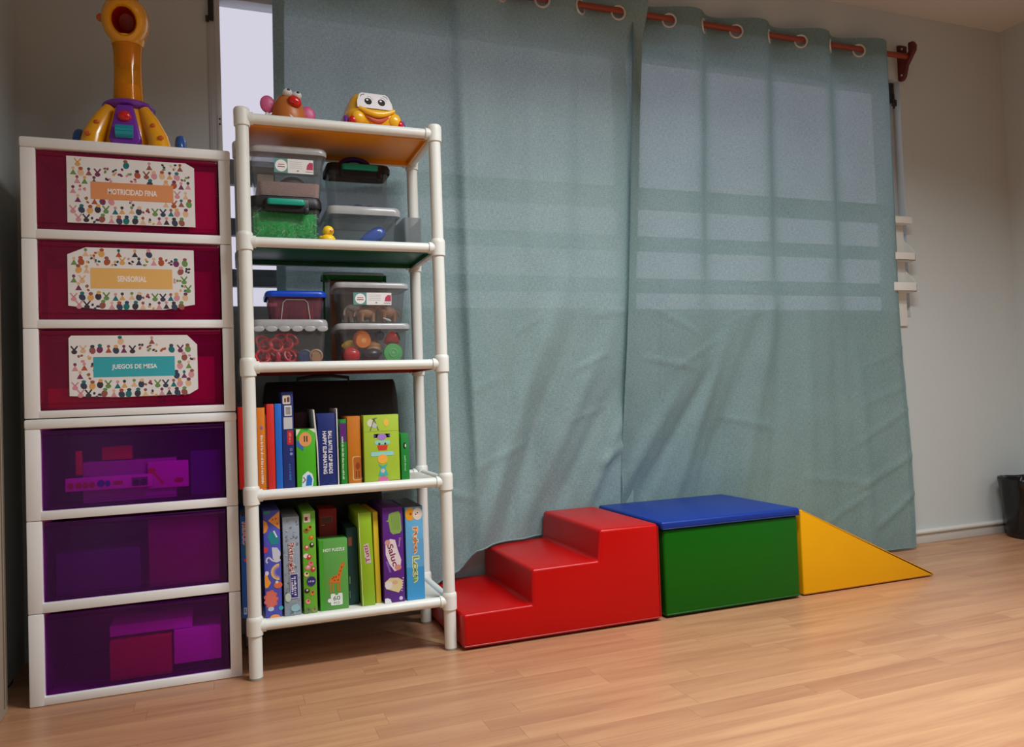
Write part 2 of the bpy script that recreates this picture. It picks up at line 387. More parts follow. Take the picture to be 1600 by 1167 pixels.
def cloth_mat(nm, open_, tl_):
    m, nt, out = node_mat(nm); lk = nt.links.new
    tc = N(nt, 'ShaderNodeTexCoord'); src = tc.outputs['Object']
    mp = N(nt, 'ShaderNodeMapping'); mp.inputs['Scale'].default_value = (90, 1, 260); lk(src, mp.inputs[0])
    n1 = N(nt, 'ShaderNodeTexNoise', Scale=1.0, Detail=2.0); lk(mp.outputs[0], n1.inputs['Vector'])
    mp2 = N(nt, 'ShaderNodeMapping'); mp2.inputs['Scale'].default_value = (330, 1, 60); lk(src, mp2.inputs[0])
    n2 = N(nt, 'ShaderNodeTexNoise', Scale=1.0, Detail=2.0); lk(mp2.outputs[0], n2.inputs['Vector'])
    n3 = N(nt, 'ShaderNodeTexNoise', Scale=6.0, Detail=3.0); lk(src, n3.inputs['Vector'])
    ad = N(nt, 'ShaderNodeMath', operation='ADD'); lk(n1.outputs['Fac'], ad.inputs[0]); lk(n2.outputs['Fac'], ad.inputs[1])
    hf = N(nt, 'ShaderNodeMath', operation='MULTIPLY_ADD'); lk(ad.outputs[0], hf.inputs[0]); hf.inputs[1].default_value = .42; 
    sc = N(nt, 'ShaderNodeMath', operation='MULTIPLY'); lk(n3.outputs['Fac'], sc.inputs[0]); sc.inputs[1].default_value = .16; lk(sc.outputs[0], hf.inputs[2])
    r = N(nt, 'ShaderNodeValToRGB'); e = r.color_ramp.elements
    e[0].position = .32; e[0].color = (*L3((128, 157, 158)), 1); e[1].position = .68; e[1].color = (*L3((170, 197, 198)), 1); lk(hf.outputs[0], r.inputs[0])
    bp = N(nt, 'ShaderNodeBump', Strength=.35, Distance=.0015); lk(ad.outputs[0], bp.inputs['Height'])
    df = N(nt, 'ShaderNodeBsdfDiffuse'); lk(r.outputs[0], df.inputs[0]); lk(bp.outputs[0], df.inputs['Normal'])
    gs = N(nt, 'ShaderNodeBsdfGlossy', Roughness=.5); lk(bp.outputs[0], gs.inputs['Normal'])
    m0 = N(nt, 'ShaderNodeMixShader'); m0.inputs[0].default_value = .035; lk(df.outputs[0], m0.inputs[1]); lk(gs.outputs[0], m0.inputs[2])
    tl = N(nt, 'ShaderNodeBsdfTranslucent'); lk(r.outputs[0], tl.inputs[0])
    m1 = N(nt, 'ShaderNodeMixShader'); m1.inputs[0].default_value = tl_; lk(m0.outputs[0], m1.inputs[1]); lk(tl.outputs[0], m1.inputs[2])
    tp = N(nt, 'ShaderNodeBsdfTransparent'); tp.inputs[0].default_value = (.95, .92, 1, 1)
    lw = N(nt, 'ShaderNodeLayerWeight', Blend=.5)          # open weave: closes up when seen edge-on
    mr = N(nt, 'ShaderNodeMapRange'); mr.inputs[1].default_value = .24; mr.inputs[2].default_value = .60; mr.inputs[3].default_value = open_; mr.inputs[4].default_value = .01
    lk(lw.outputs['Facing'], mr.inputs[0])
    m2 = N(nt, 'ShaderNodeMixShader'); lk(mr.outputs[0], m2.inputs[0]); lk(m1.outputs[0], m2.inputs[1]); lk(tp.outputs[0], m2.inputs[2])
    lk(m2.outputs[0], out.inputs[0]); return m
M_cloth_l = cloth_mat('curtain_weave_dense', .045, .30); M_cloth_r = cloth_mat('curtain_weave_open', .088, .44)
def sst(a, b, x):
    t = max(0, min(1, (x-a)/(b-a))); return t*t*(3-2*t)
def interp(tab, x):
    if x <= tab[0][0]: return tab[0][1]
    for (a, b), (c, d) in zip(tab, tab[1:]):
        if x <= c:
            t = (x-a)/(c-a); t = t*t*(3-2*t); return b+(d-b)*t
    return tab[-1][1]
HEM = [(.15, .085), (.60, .085), (.70, .135), (.78, .205), (.84, .216), (1.045, .214), (1.075, .28), (1.10, .29), (1.20, .27), (1.75, .27), (1.86, .20), (2.0, .02), (2.8, .012)]
LOWY = [(.15, 2.500), (.60, 2.488), (.72, 2.475), (.82, 2.480), (.95, 2.525), (1.045, 2.566), (1.80, 2.572), (1.95, 2.535), (2.2, 2.512), (2.5, 2.498), (2.80, 2.492)]
# creases: (x0,z0, x1,z1, half width, height toward the room)
FOLDS_L = [(.80, .26, 1.12, 1.02, .045, .022), (.90, .26, 1.17, .90, .035, -.016), (1.0, .30, 1.30, .86, .04, .016), (1.12, .32, 1.34, .70, .032, -.012), (1.24, .31, 1.40, .62, .028, .014),
           (.72, .16, .92, .62, .035, -.012), (.790, .12, .805, 2.05, .034, .016), (1.04, 1.05, 1.07, 2.05, .05, .010), (1.22, 1.0, 1.26, 2.05, .045, -.010), (.45, .9, .46, 2.05, .06, .010), (1.30, .45, 1.40, .52, .02, .01), (.98, .94, 1.06, .99, .008, .004), (1.2, .80, 1.33, .86, .010, .005), (1.18, .62, 1.32, .66, .008, .004), (.80, .74, .90, .78, .008, .004), (.62, .42, .77, .38, .012, .005), (.80, .48, 1.0, .55, .010, .005), (1.28, 1.0, 1.44, 1.02, .008, .004)]
FOLDS_R = [(1.38, .34, 1.62, .70, .035, .016), (1.47, .32, 1.78, .78, .03, -.014), (1.62, .32, 1.86, .92, .035, .015), (1.74, .32, 2.02, 1.02, .04, -.014), (1.88, .25, 2.06, .95, .04, .012), (2.02, .20, 2.12, .95, .035, -.008), (2.2, .05, 2.25, 1.0, .04, .009), (2.36, .05, 2.38, 1.0, .035, -.007), (2.5, .03, 2.50, .9, .035, .008),
           (1.56, .55, 1.58, 1.26, .012, .007), (1.55, 1.02, 1.72, .93, .008, .005), (1.5, .84, 1.70, .80, .009, .006), (1.62, .80, 1.85, .92, .008, .005), (1.85, .60, 2.05, .55, .010, .006), (1.9, .98, 2.12, 1.04, .007, .004), (2.45, .46, 2.74, .60, .010, .006), (2.45, .28, 2.74, .40, .012, .008), (2.5, .62, 2.74, .70, .009, .005), (2.52, .78, 2.74, .86, .009, .005), (2.2, .34, 2.5, .30, .012, .005), (2.55, .12, 2.74, .24, .014, .008), (2.3, .16, 2.5, .26, .012, .006)]
def curtain(name, label, s0, s1, x_top, x_bot, Xg, P, folds, amps, M_cloth, edge=0):
    root = empty(name, (s0, RY, 0), label, 'curtain')
    k = 2*PI/P; ZT = RZ+.046
    nu = int((s1-s0)/.0052)
    def pt(i, z, off=0.0, hem=None):
        s = s0+(s1-s0)*i/nu; ph = k*(s-Xg)+PI
        t = (ZT-z)/ZT
        A = interp(amps[0], z); Bk = interp(amps[1], z)
        # straight line from top edge to bottom edge, panel leans a little
        f = (s-s0)/(s1-s0)
        xa = x_top[0]+(x_bot[0]-x_top[0])*t; xb = x_top[1]+(x_bot[1]-x_top[1])*t
        X = xa+(xb-xa)*f - Bk/k*math.sin(ph)
        lo = sst(1.15, .30, z)
        y0 = RY-.006+(interp(LOWY, X)-(RY-.006))*lo
        Y = y0+A*math.sin(ph)*(1-.35*math.cos(ph*.5)**2)
        for fx0, fz0, fx1, fz1, hw, h in folds:
            dx, dz = fx1-fx0, fz1-fz0; l2 = dx*dx+dz*dz
            q = ((X-fx0)*dx+(z-fz0)*dz)/l2
            if -.3 < q < 1.3:
                d = abs((X-fx0)*dz-(z-fz0)*dx)/math.sqrt(l2)/hw
                if d < 2.2: Y -= h*math.exp(-d*d*1.3)*sst(-.25, .2, q)*sst(1.28, .75, q)
        if X < .80: Y += (.016*sst(.792, .768, X)+.030*max(0, .775-X)/.6)*sst(.25, .7, z)
        if edge: Y += edge*sst(.905, .985, f)*sst(.35, .8, z)*sst(2.19, 2.05, z)
        Y += .0035*noise.noise((X*5, z*3, 1.7))*sst(2.1, 1.4, z) + .0016*noise.noise((X*22, z*14, 4))*sst(1.6, .6, z)
        top = 2.579 if z < 2.0 else 2.581
        if X < .66: Y = max(Y, 2.476)
        if X > 1.86 and z < .55: Y = max(Y, 2.474)
        return Vector((X, min(Y, top)+off, z))
    # rows, fine at the header
    def zrow(i, j, n):
        s = s0+(s1-s0)*i/nu
        return None
    rows_top = [ZT-.004*q for q in range(26)]
    b = bmesh.new(); G = []
    NR = 150
    for i in range(nu+1):
        s = s0+(s1-s0)*i/nu; f = (s-s0)/(s1-s0)
        zh = interp(HEM, x_bot[0]+(x_bot[1]-x_bot[0])*f)
        col = [pt(i, z+.0035*math.cos(k*(s-Xg)*1+2.2)) if False else pt(i, z) for z in rows_top]
        z1 = rows_top[-1]
        col += [pt(i, z1+(zh-z1)*q/NR) for q in range(1, NR+1)]
        G.append([b.verts.new(p) for p in col])
    ring_pos = []
    for n_ in range(-12, 13):
        for half in (0, 1):
            s = Xg+P*n_+P/2*half
            if s0+.02 < s < s1-.012:
                i = round((s-s0)/(s1-s0)*nu); p = pt(i, RZ-.010); q = pt(min(nu, i+2), RZ-.010)-pt(max(0, i-2), RZ-.010)
                ring_pos.append((Vector((p.x, p.y, RZ-.010)), Vector((q.x, q.y, 0)).normalized()))
    for i in range(nu):
        for j in range(len(G[0])-1):
            c = (G[i][j].co+G[i+1][j+1].co)/2
            if j < 27 and any((c-p).length < .0242 for p, t in ring_pos): continue
            b.faces.new((G[i][j], G[i][j+1], G[i+1][j+1], G[i+1][j]))
    for v in [v for v in b.verts if not v.link_faces]: b.verts.remove(v)
    b.transform(Matrix.Translation((-s0, -RY, 0)))
    mb = MB(); mb.merge(b); mb.build('cloth', M_cloth, root, ang=3.1)
    # doubled header and side hems (second layer of cloth behind)
    b = bmesh.new(); H = []
    for i in range(nu+1): H.append([b.verts.new(pt(i, ZT-.004*q, .0035)) for q in range(21)])
    for i in range(nu):
        for j in range(20):
            c = (H[i][j].co+H[i+1][j+1].co)/2
            if any((c-p).length < .0255 for p, t in ring_pos): continue
            b.faces.new((H[i][j], H[i][j+1], H[i+1][j+1], H[i+1][j]))
    b.transform(Matrix.Translation((-s0, -RY, 0))); mb = MB(); mb.merge(b); mb.build('header_band', M_cloth, root, ang=3.1)
    for i0, i1 in ((0, 5), (nu-5, nu)):
        V = []; b = bmesh.new()
        for i in range(i0, i1+1):
            s = s0+(s1-s0)*i/nu; zh = interp(HEM, x_bot[0]+(x_bot[1]-x_bot[0])*(s-s0)/(s1-s0)); zt = ZT-.08
            V.append([b.verts.new(pt(i, zt+(zh-zt)*q/90, .0025)) for q in range(91)])
        for A, B in zip(V, V[1:]):
            for q in range(90): b.faces.new((A[q], A[q+1], B[q+1], B[q]))
        b.transform(Matrix.Translation((-s0, -RY, 0))); mb = MB(); mb.merge(b); mb.build('side_hem', M_cloth, root, ang=3.1)
    # hem roll along the bottom edge
    pts = [Vector((c[-1].co)) for c in []]
    hp = []
    for i in range(0, nu+1, 3):
        s = s0+(s1-s0)*i/nu; zh = interp(HEM, x_bot[0]+(x_bot[1]-x_bot[0])*(s-s0)/(s1-s0)); p = pt(i, zh); hp.append((p.x-s0, p.y-RY, p.z+.001))
    MB().tube(hp, .0028, 6).build('bottom_hem', M_cloth, root)
    for p, t in ring_pos:
        nrm = Vector((t.y, -t.x, 0)); M = Matrix.Translation(p-Vector((s0, RY+.001, 0))) @ nrm.to_track_quat('Z', 'Y').to_matrix().to_4x4()
        MB().torus(.0258, .0042, M).build('grommet', M_ring, root)
    return root
curtain('curtain', 'wide left curtain panel in grey green cloth, behind the shelf and red steps', .178, 1.522, (.178, 1.524), (.160, 1.412), 1.428, .314, FOLDS_L,
        ([(0, 0), (.7, .003), (1.3, .007), (1.7, .010), (2.05, .018), (2.2, .026)], [(0, .05), (1.0, .15), (1.7, .35), (2.2, .5)]), M_cloth_l, .035)
curtain('curtain', 'right curtain panel in grey green cloth, daylight showing through, behind the blue block', 1.490, 2.742, (1.490, 2.738), (1.360, 2.740), 1.652, .315, FOLDS_R,
        ([(0, 0), (.6, .003), (1.0, .015), (1.4, .027), (2.0, .031), (2.2, .029)], [(0, .05), (.7, .25), (1.3, .58), (2.2, .58)]), M_cloth_r)

# ------------------------------------------------------------------ foam play pieces
M_red = mat('red_vinyl', (184, 3, 3), .34, .05, 5, .25, 12, spec=.28)
M_green = mat('green_vinyl', (1, 90, 3), .36, .06, 5, .25, 12, spec=.28)
M_blue = mat('blue_vinyl', (16, 50, 138), .38, .08, 8, .3, 12, spec=.28)
M_yel = mat('yellow_vinyl', (228, 164, 2), .40, .05, 6, .2, 14, spec=.28)
def piping(pts, r, name, m, root): return MB().tube(pts, r, 6).build(name, m, root)
st = empty('foam_steps', (.94, 2.335, 0), 'red vinyl foam steps of three treads beside the white shelf', 'foam steps')
P3 = [(-.322, .004), (-.322, .103), (-.108, .103), (-.108, .207), (.110, .207), (.118, .301), (.322, .301), (.322, .004)]
b = bmesh.new()
def foam(poly, hy, r, bulge, m, name, root, cuts=5):
    mb = MB().prism(poly, -hy, hy, r, 4)
    b = mb.bm
    mb.bm.normal_update()
    return mb.build(name, m, root, ang=.6)
foam(P3, .222, .011, 0, M_red, 'body', st)
M_redp = mat('red_seam', (150, 16, 14), .45)
piping([(-.319, -.222, .012), (.319, -.222, .012)], .0018, 'seam', M_redp, st)
piping([(.320, -.220, .012), (.320, -.220, .292)], .0026, 'seam', M_redp, st)
piping([(-.319, -.220, .014), (-.319, -.220, .094)], .0026, 'seam', M_redp, st)
bk = empty('foam_block', (1.546, 2.336, 0), 'green vinyl foam block with a blue top between red steps and yellow wedge', 'foam block')
foam([(-.262, .004), (-.262, .278), (.262, .278), (.262, .004)], .214, .010, 0, M_green, 'body', bk)
tag(foam([(-.270, .276), (-.270, .303), (.270, .303), (.270, .276)], .219, .009, 0, M_blue, 'top_cover', bk), 'blue vinyl top cover')
piping([(-.26, -.2145, .012), (.26, -.2145, .012)], .002, 'seam', mat('green_seam', (6, 80, 16), .5), bk)
piping([(-.266, -.2195, .280), (.266, -.2195, .280)], .002, 'seam', mat('blue_seam', (18, 40, 100), .5), bk)
wd = empty('foam_wedge', (2.12, 2.30, 0), 'yellow vinyl foam wedge sloping down to the floor at the right', 'foam wedge')
foam([(-.292, .004), (-.292, .294), (-.284, .292), (.300, .010), (.300, .004)], .17, .006, 0, M_yel, 'body', wd)
M_yelp = mat('yellow_seam', (214, 152, 12), .5)
piping([(-.288, -.1692, .010), (.292, -.1692, .010)], .0014, 'seam', M_yelp, wd)
piping([(-.284, -.1692, .290), (.296, -.1692, .0105)], .0014, 'seam', M_yelp, wd)
tag(MB().box(-.012, .012, -.16, .16, 0, .0012).build('floor_light_streak', mat('painted_streak_tan', (196, 160, 118), .6), None, (.535, 2.30, .0003), (0, 0, .55)), 'pale tan tape of light laid as a strip on the floor in the shade under the shelf', 'tape')  # thin tan strip standing in for a streak of light on the floor

# ------------------------------------------------------------------ drawer towers
M_mag = plastic('magenta_plastic', (240, 50, 190), hz=.20, haze=(180, 0, 95), rough=.2)
M_pur = plastic('purple_plastic', (234, 76, 236), hz=.12, haze=(104, 0, 140), rough=.2)
TX0, TX1, TY0, TY1 = -.457, .031, 2.19, 2.55
OX0, OX1 = -.424, .002
def blob_art(a, w, h, bar, seed):
    """small generic coloured motifs in rows round the title bar"""
    rnd = random.Random(seed)
    pal = [(58, 66, 92), (24, 116, 120), (150, 88, 78), (222, 170, 96), (120, 50, 96), (214, 150, 160), (60, 54, 66), (110, 150, 84), (226, 188, 150), (176, 84, 52)]
    rows, cols = 7, 16; K = 1.5
    for r in range(rows):
        for q in range(cols):
            u = (q+.25+.5*(r % 2))/(cols)*w+rnd.uniform(-.002, .002); v = (r+.5)/rows*h+rnd.uniform(-.002, .002)
            if bar[0]-.004 < u < bar[2]+.004 and bar[1]-.002 < v < bar[3]+.002: continue
            if not (.009 < u < w-.009 and .009 < v < h-.012): continue
            if min(u, w-u)+min(v, h-v)*1.6 < .045: continue
            a.k = 1; c = pal[(q*3+r*5+rnd.randint(0, 2)) % len(pal)]; d = pal[(q+r*7+3) % len(pal)]; t = rnd.random()
            if t < .35: a.oval(u, v-.002*K, .0050*K, .0060*K, c, rnd.uniform(-.5, .5), 9); a.oval(u+rnd.uniform(-.002, .002), v+.0050*K, .0035*K, .0030*K, d, 0, 8)
            elif t < .6: a.poly([(u-.005*K, v-.0065*K), (u+.005*K, v-.0065*K), (u, v+.003*K)], c); a.oval(u, v+.0045*K, .0026*K, .0028*K, d, 0, 8)
            elif t < .8: a.line([(u-.005*K, v+.006*K), (u, v-.001*K), (u+.005*K, v+.006*K)], .0025*K, c); a.oval(u, v-.004*K, .0045*K, .0038*K, c, 0, 9)
            else:
                for e in range(4): a.oval(u+rnd.uniform(-.0055, .0055)*K, v+rnd.uniform(-.006, .006)*K, .0026*K, .002*K, d if e % 2 else c, rnd.random()*3, 7)
def tower(name, label, zbase, mods, tint, cap):
    root = empty(name, ((TX0+TX1)/2, TY0, zbase), label, 'drawer tower')
    cx = (TX0+TX1)/2; drawers = []
    def B(mb, x0, x1, y0, y1, z0, z1, r=.0025): return mb.box(x0-cx, x1-cx, y0-TY0, y1-TY0, z0-zbase, z1-zbase, r)
    for z0, z1, o0, o1 in mods:                     # module bottom, module top, opening bottom, opening top
        mb = MB(); B(mb, TX0, OX0, TY0, TY1, z0+.0006, z1-.0006); B(mb, OX1, TX1, TY0, TY1, z0+.0006, z1-.0006); B(mb, OX0-.003, OX1+.003, TY0, TY0+.02, z0+.0006, o0)
        B(mb, OX0-.003, OX1+.003, TY0+.01, TY1, z0+.002, z0+.008); B(mb, OX0, OX1, TY1-.006, TY1, z0, z1)
        mb.build('drawer_frame', M_white, root)
        d = MB(); w_ = OX1-OX0-.006; hh = o1-o0-.006; dc = (OX0+OX1)/2-cx; zz = o0-zbase+.001
        # open-topped bin with a sloping lower lip at the front
        d.box(dc-w_/2, dc+w_/2, .007, .0095, zz+.016, zz+hh, .001).box(dc-w_/2, dc+w_/2, .0095, .013, zz, zz+.017, .001)
        d.box(dc-w_/2, dc+w_/2, .0095, .335, zz, zz+.002).box(dc-w_/2, dc-w_/2+.002, .0095, .335, zz, zz+hh-.01).box(dc+w_/2-.002, dc+w_/2, .0095, .335, zz, zz+hh-.01).box(dc-w_/2, dc+w_/2, .333, .335, zz, zz+hh-.01)
        dr = d.build('drawer', tint, root, smooth=False); drawers.append((dr, o0, o1))
        MB().box(dc-w_/2+.001, dc+w_/2-.001, .0045, .0095, zz+hh-.012, zz+hh, .002).build('drawer_lip', tint, dr)
    mb = MB(); B(mb, TX0-.001, TX1+.001, TY0-.003, TY1+.002, cap[0], cap[1], .005); mb.build('top_cover', M_white, root)
    return root, drawers, cx
t2, d2, cx = tower('drawer_tower', 'lower white drawer tower with three dark purple drawers, standing on the floor', 0,
                   [(.45, .677, .473, .675), (.224, .45, .249, .449), (0, .224, .022, .224)], M_pur, (.675, .699))
t1, d1, cx = tower('drawer_tower', 'upper white drawer tower with three magenta drawers and paper labels', .7005,
                   [(1.148, 1.376, 1.172, 1.375), (.924, 1.148, .946, 1.147), (.701, .924, .720, .924)], M_mag, (1.375, 1.402))
PAPER = [((-.356, 1.192, -.058, 1.361), (-.303, 1.254, -.110, 1.299), (222, 150, 98), 'MOTRICIDAD FINA', .115, [(0, 0), (1, 0), (1, .93), (.93, 1), (0, 1)]),
         ((-.358, .972, -.064, 1.130), (-.307, 1.026, -.117, 1.078), (232, 184, 108), 'SENSORIAL', .068, [(0, .06), (.25, 0), (.75, 0), (1, .09), (1, 1), (.14, 1), (0, .88)]),
         ((-.359, .748, -.061, .906), (-.305, .800, -.116, .851), (54, 172, 186), 'JUEGOS DE MESA', .105, [(0, .04), (.4, 0), (.93, .02), (1, .10), (1, .84), (.92, 1), (.02, 1), (0, .96)])]
for (dr, o0, o1), (bx, bar, bc, txt, tw, outl) in zip(d1, PAPER):
    w_, h_ = bx[2]-bx[0], bx[3]-bx[1]; a = Art()
    a.poly([(p*w_, q*h_) for p, q in outl], (232, 232, 232))
    lb = (bar[0]-bx[0], bar[1]-bx[1], bar[2]-bx[0], bar[3]-bx[1])
    blob_art(a, w_, h_, lb, 5); a.k = 8; a.rect(*lb, bc); a.text(txt, (lb[0]+lb[2])/2, (lb[1]+lb[3])/2-.001, tw, .0150, (246, 244, 242), 0, .022)
    pl = a.build('paper_label', dr, (bx[0]-cx, .0055, bx[1]-.7005), base=.0012, step=.00004)
    mb = MB(); b = bmesh.new()
    lo = [b.verts.new((bx[0]-cx+p*w_, .0055, bx[1]-.7005+q*h_)) for p, q in outl]; hi = [b.verts.new((bx[0]-cx+p*w_, .0064, bx[1]-.7005+q*h_)) for p, q in outl]
    b.faces.new(lo); b.faces.new(hi[::-1])
    for i in range(len(lo)): j = (i+1) % len(lo); b.faces.new((lo[i], hi[i], hi[j], lo[j]))
    bmesh.ops.recalc_face_normals(b, faces=b.faces[:]); mb.merge(b); mb.build('label_sheet', mat('label_paper', (228, 228, 228), .7), dr, smooth=False)
# things seen dimly through the drawer fronts
def stored(name, label, cat, x0, x1, y0, y1, z0, z1, rgb, art=None, rz=0, group=None):
    o = MB().box((x0-x1)/2, (x1-x0)/2, 0, y1-y0, 0, z1-z0, .002).build(name, mat(name+'_card', rgb, .6, .1, 25), None, ((x0+x1)/2, y0, z0), (0, 0, rz))
    tag(o, label, cat, group)
    if art: art.build('printed_front', o, ((x0-x1)/2, 0, 0))
    return o
a = Art()
for i, u in enumerate((.012, .030, .045, .060)): a.oval(u, .014, .007, .008, (200, 40, 60))
a.oval(.080, .016, .009, .009, (30, 60, 190)); a.oval(.095, .015, .006, .008, (30, 60, 190)); a.rect(.108, .010, .130, .020, (200, 60, 80))
a.rrect(.150, .004, .188, .026, .002, (120, 60, 150)); a.oval(.160, .013, .008, .008, (30, 20, 60)); a.oval(.178, .013, .008, .008, (30, 20, 60))
stored('card_strip', 'pale card strip with picture row inside the topmost purple drawer', 'card', -.375, -.178, 2.207, 2.215, .515, .548, (245, 240, 250), a)
a = Art(); a.line([(.012, .044), (.036, .012)], .006, (220, 120, 60)); a.oval(.010, .046, .009, .008, (225, 130, 60)); a.rect(.058, .004, .09, .03, (250, 245, 250)); a.oval(.074, .018, .012, .007, (200, 60, 90))
stored('picture_card', 'white picture card with a tool drawing inside the topmost purple drawer', 'card', -.188, -.090, 2.217, 2.222, .508, .578, (246, 242, 250), a)
stored('game_box', 'pale long box behind the card strip inside the topmost purple drawer', 'box', -.338, -.12, 2.224, 2.30, .482, .585, (190, 150, 200))
stored('orange_block', 'small orange block on top of the things in the topmost purple drawer', 'block', -.295, -.225, 2.232, 2.262, .588, .622, (225, 110, 50), rz=.0)
stored('orange_peg', 'short upright orange peg left inside the topmost purple drawer', 'peg', -.352, -.338, 2.21, 2.224, .555, .615, (225, 120, 50))
stored('grey_case', 'grey blue case at the right inside the topmost purple drawer', 'case', -.085, -.01, 2.215, 2.30, .482, .60, (86, 110, 150))
stored('plain_box', 'large dull pink box at the right inside the middle purple drawer', 'box', -.19, -.02, 2.215, 2.34, .255, .43, (150, 60, 120))
stored('plain_box', 'low dark box at the left inside the middle purple drawer', 'box', -.40, -.21, 2.22, 2.40, .255, .36, (70, 50, 110))
stored('white_box', 'white box lying at the right inside the lowest purple drawer', 'box', -.135, -.02, 2.212, 2.34, .050, .135, (250, 235, 250))
stored('white_carton', 'long white carton upper centre inside the lowest purple drawer', 'box', -.285, -.09, 2.226, 2.33, .137, .165, (240, 220, 245))
stored('red_box', 'red box under the white carton inside the lowest purple drawer', 'box', -.285, -.14, 2.216, 2.33, .028, .128, (200, 40, 60))
stored('pink_folder', 'bright pink sheet at the right inside the topmost magenta drawer', 'folder', -.075, -.006, 2.205, 2.208, 1.180, 1.345, (255, 190, 235))
stored('red_toy_block', 'red block low in the middle of the topmost magenta drawer', 'block', -.24, -.19, 2.207, 2.25, 1.176, 1.205, (230, 40, 30))
stored('pink_box', 'dull pink box inside the second magenta drawer', 'box', -.41, -.02, 2.23, 2.36, .952, 1.08, (170, 80, 140))
stored('red_game_box', 'red box low inside the lowest magenta drawer', 'box', -.41, -.16, 2.215, 2.36, .726, .775, (210, 30, 40))
stored('lilac_box', 'lilac box at the right inside the lowest magenta drawer', 'box', -.14, -.02, 2.215, 2.36, .726, .85, (210, 130, 210))

# ------------------------------------------------------------------ giraffe ball toy on the tower
M_gy = mat('toy_yellow', (246, 172, 14), .25, .04, 12, coat=.5)
M_amb = plastic('amber_plastic', (255, 232, 168), hz=.30, haze=(255, 186, 24), rough=.08)
M_or = mat('toy_orange', (214, 92, 10), .3, .05, 15, coat=.4)
M_pu = mat('toy_purple', (118, 40, 170), .28, .05, 15, coat=.4)
M_rd = mat('toy_red', (214, 30, 30), .25, .05, 15, coat=.4)
M_te = mat('toy_teal', (20, 160, 176), .3, .05, 15, coat=.3)
M_bl = mat('toy_blue', (34, 92, 170), .3, .05, 15, coat=.3)
M_hol = mat('mouth_red', (176, 36, 10), .4, .05, 15)
gi = empty('giraffe_ball_toy', (-.225, 2.345, 1.4035), 'tall yellow giraffe toy with open round mouth on the upper drawer tower', 'toy', None, (0, 0, -.04))
mb = MB().lathe([(0, .012), (.070, .012), (.074, .04), (.070, .08), (.058, .12), (.048, .142), (0, .145)], 32)
mb.build('body', M_gy, gi)
for sx in (-1, 1):
    for sy in (-1, 1):
        p = [Vector((sx*.042, sy*.034-.004, .128)), Vector((sx*.060, sy*.046-.004, .09)), Vector((sx*.078, sy*.056-.004, .045)), Vector((sx*.086, sy*.059-.004, .003))]
        lg = MB().tube(p, [.016, .023, .027, .030], 14).build('leg', M_gy, gi)
        MB().ball((sx*.070-.002*sx, sy*.054-.004-.0215, .075), .007, .004, .006, 10).build('spot', M_or, lg); MB().ball((sx*.088, sy*.060-.030, .04), .008, .004, .006, 10).build('spot', M_or, lg)
for sx in (-1, 1):
    wl = MB().torus(.030, .014, Matrix.Translation((sx*.128, .035, .0445)) @ Matrix.Rotation(PI/2, 4, 'Y')).build('wheel', M_bl, gi)
    MB().rod((sx*.120, .035, .0445), (sx*.136, .035, .0445), .021).build('hub', M_or, wl)
MB().rod((-.124, .035, .0445), (.124, .035, .0445), .007).build('axle', M_bl, gi)
MB().torus(.049, .0155, Matrix.Translation((0, 0, .141)) @ Matrix.Diagonal((1.05, 1.05, .8, 1))).build('collar', M_pu, gi)
mb = MB(); mb.prism([(-.020, .122), (.020, .122), (.040, .028), (.036, .018), (.026, .012), (-.026, .012), (-.036, .018), (-.040, .028)], -.092, -.060, .005, 3, M=Matrix.Rotation(-.12, 4, 'X') @ Matrix.Translation((0, .0, -.004)))
bib = mb.build('button_panel', M_pu, gi)
MB().ball((0, -.083, .094), .0165, .010, .0150).build('round_button', M_rd, bib)
mb = MB(); mb.rod((-.021, -.088, .05), (.021, -.088, .05), .016, n=20)
for k in range(10):
    a = 2*PI*k/10; mb.rod((-.021, -.088+.016*math.cos(a), .05+.016*math.sin(a)), (.021, -.088+.016*math.cos(a), .05+.016*math.sin(a)), .0022, n=6)
mb.build('roller', M_te, bib)
MB().lathe([(.041, .14), (.038, .18), (.0355, .24), (.036, .29), (.040, .325), (.0385, .325), (.0345, .29), (.034, .24), (.0365, .18), (.0395, .14)], 32).build('neck_tube', M_amb, gi)
MB().lathe([(.029, .262), (.029, .32), (0, .32), (0, .316), (.026, .315), (.026, .262)], 28).build('inner_tube', M_or, gi)
MB().lathe([(.032, .145), (.029, .205), (0, .205)], 28).ball((0, 0, .158), .026).build('ball_ramp', M_gy, gi)
hM = Matrix.Translation((-.002, -.006, .385)) @ Matrix.Rotation(PI/2+.36, 4, 'X')
mb = MB().lathe([(0, -.062), (.030, -.056), (.052, -.034), (.060, -.004), (.058, .028), (.051, .048), (.043, .056), (.035, .058), (.031, .052), (.030, .046)], 36, M=hM @ Matrix.Diagonal((1, 1.16, 1, 1)))
mb.lathe([(.0395, .318), (.043, .328), (.044, .336)], 32)
hd = mb.build('head', M_gy, gi)
MB().lathe([(.0302, .0472), (.028, .01), (.019, -.012), (0, -.018)], 32, M=hM @ Matrix.Diagonal((1, 1.16, 1, 1))).build('mouth_cup', M_hol, hd)
for sx in (-1, 1):
    MB().ball((sx*.060-.004 if sx < 0 else .030, .004 if sx < 0 else .046, .394), .014, .009, .012).build('ear', M_or, hd)
    MB().tube([(sx*.022, .0, .445), (sx*.026, .0, .470), (sx*.028, .0, .480)], [.007, .006, .010], 10).build('horn', M_or, hd)

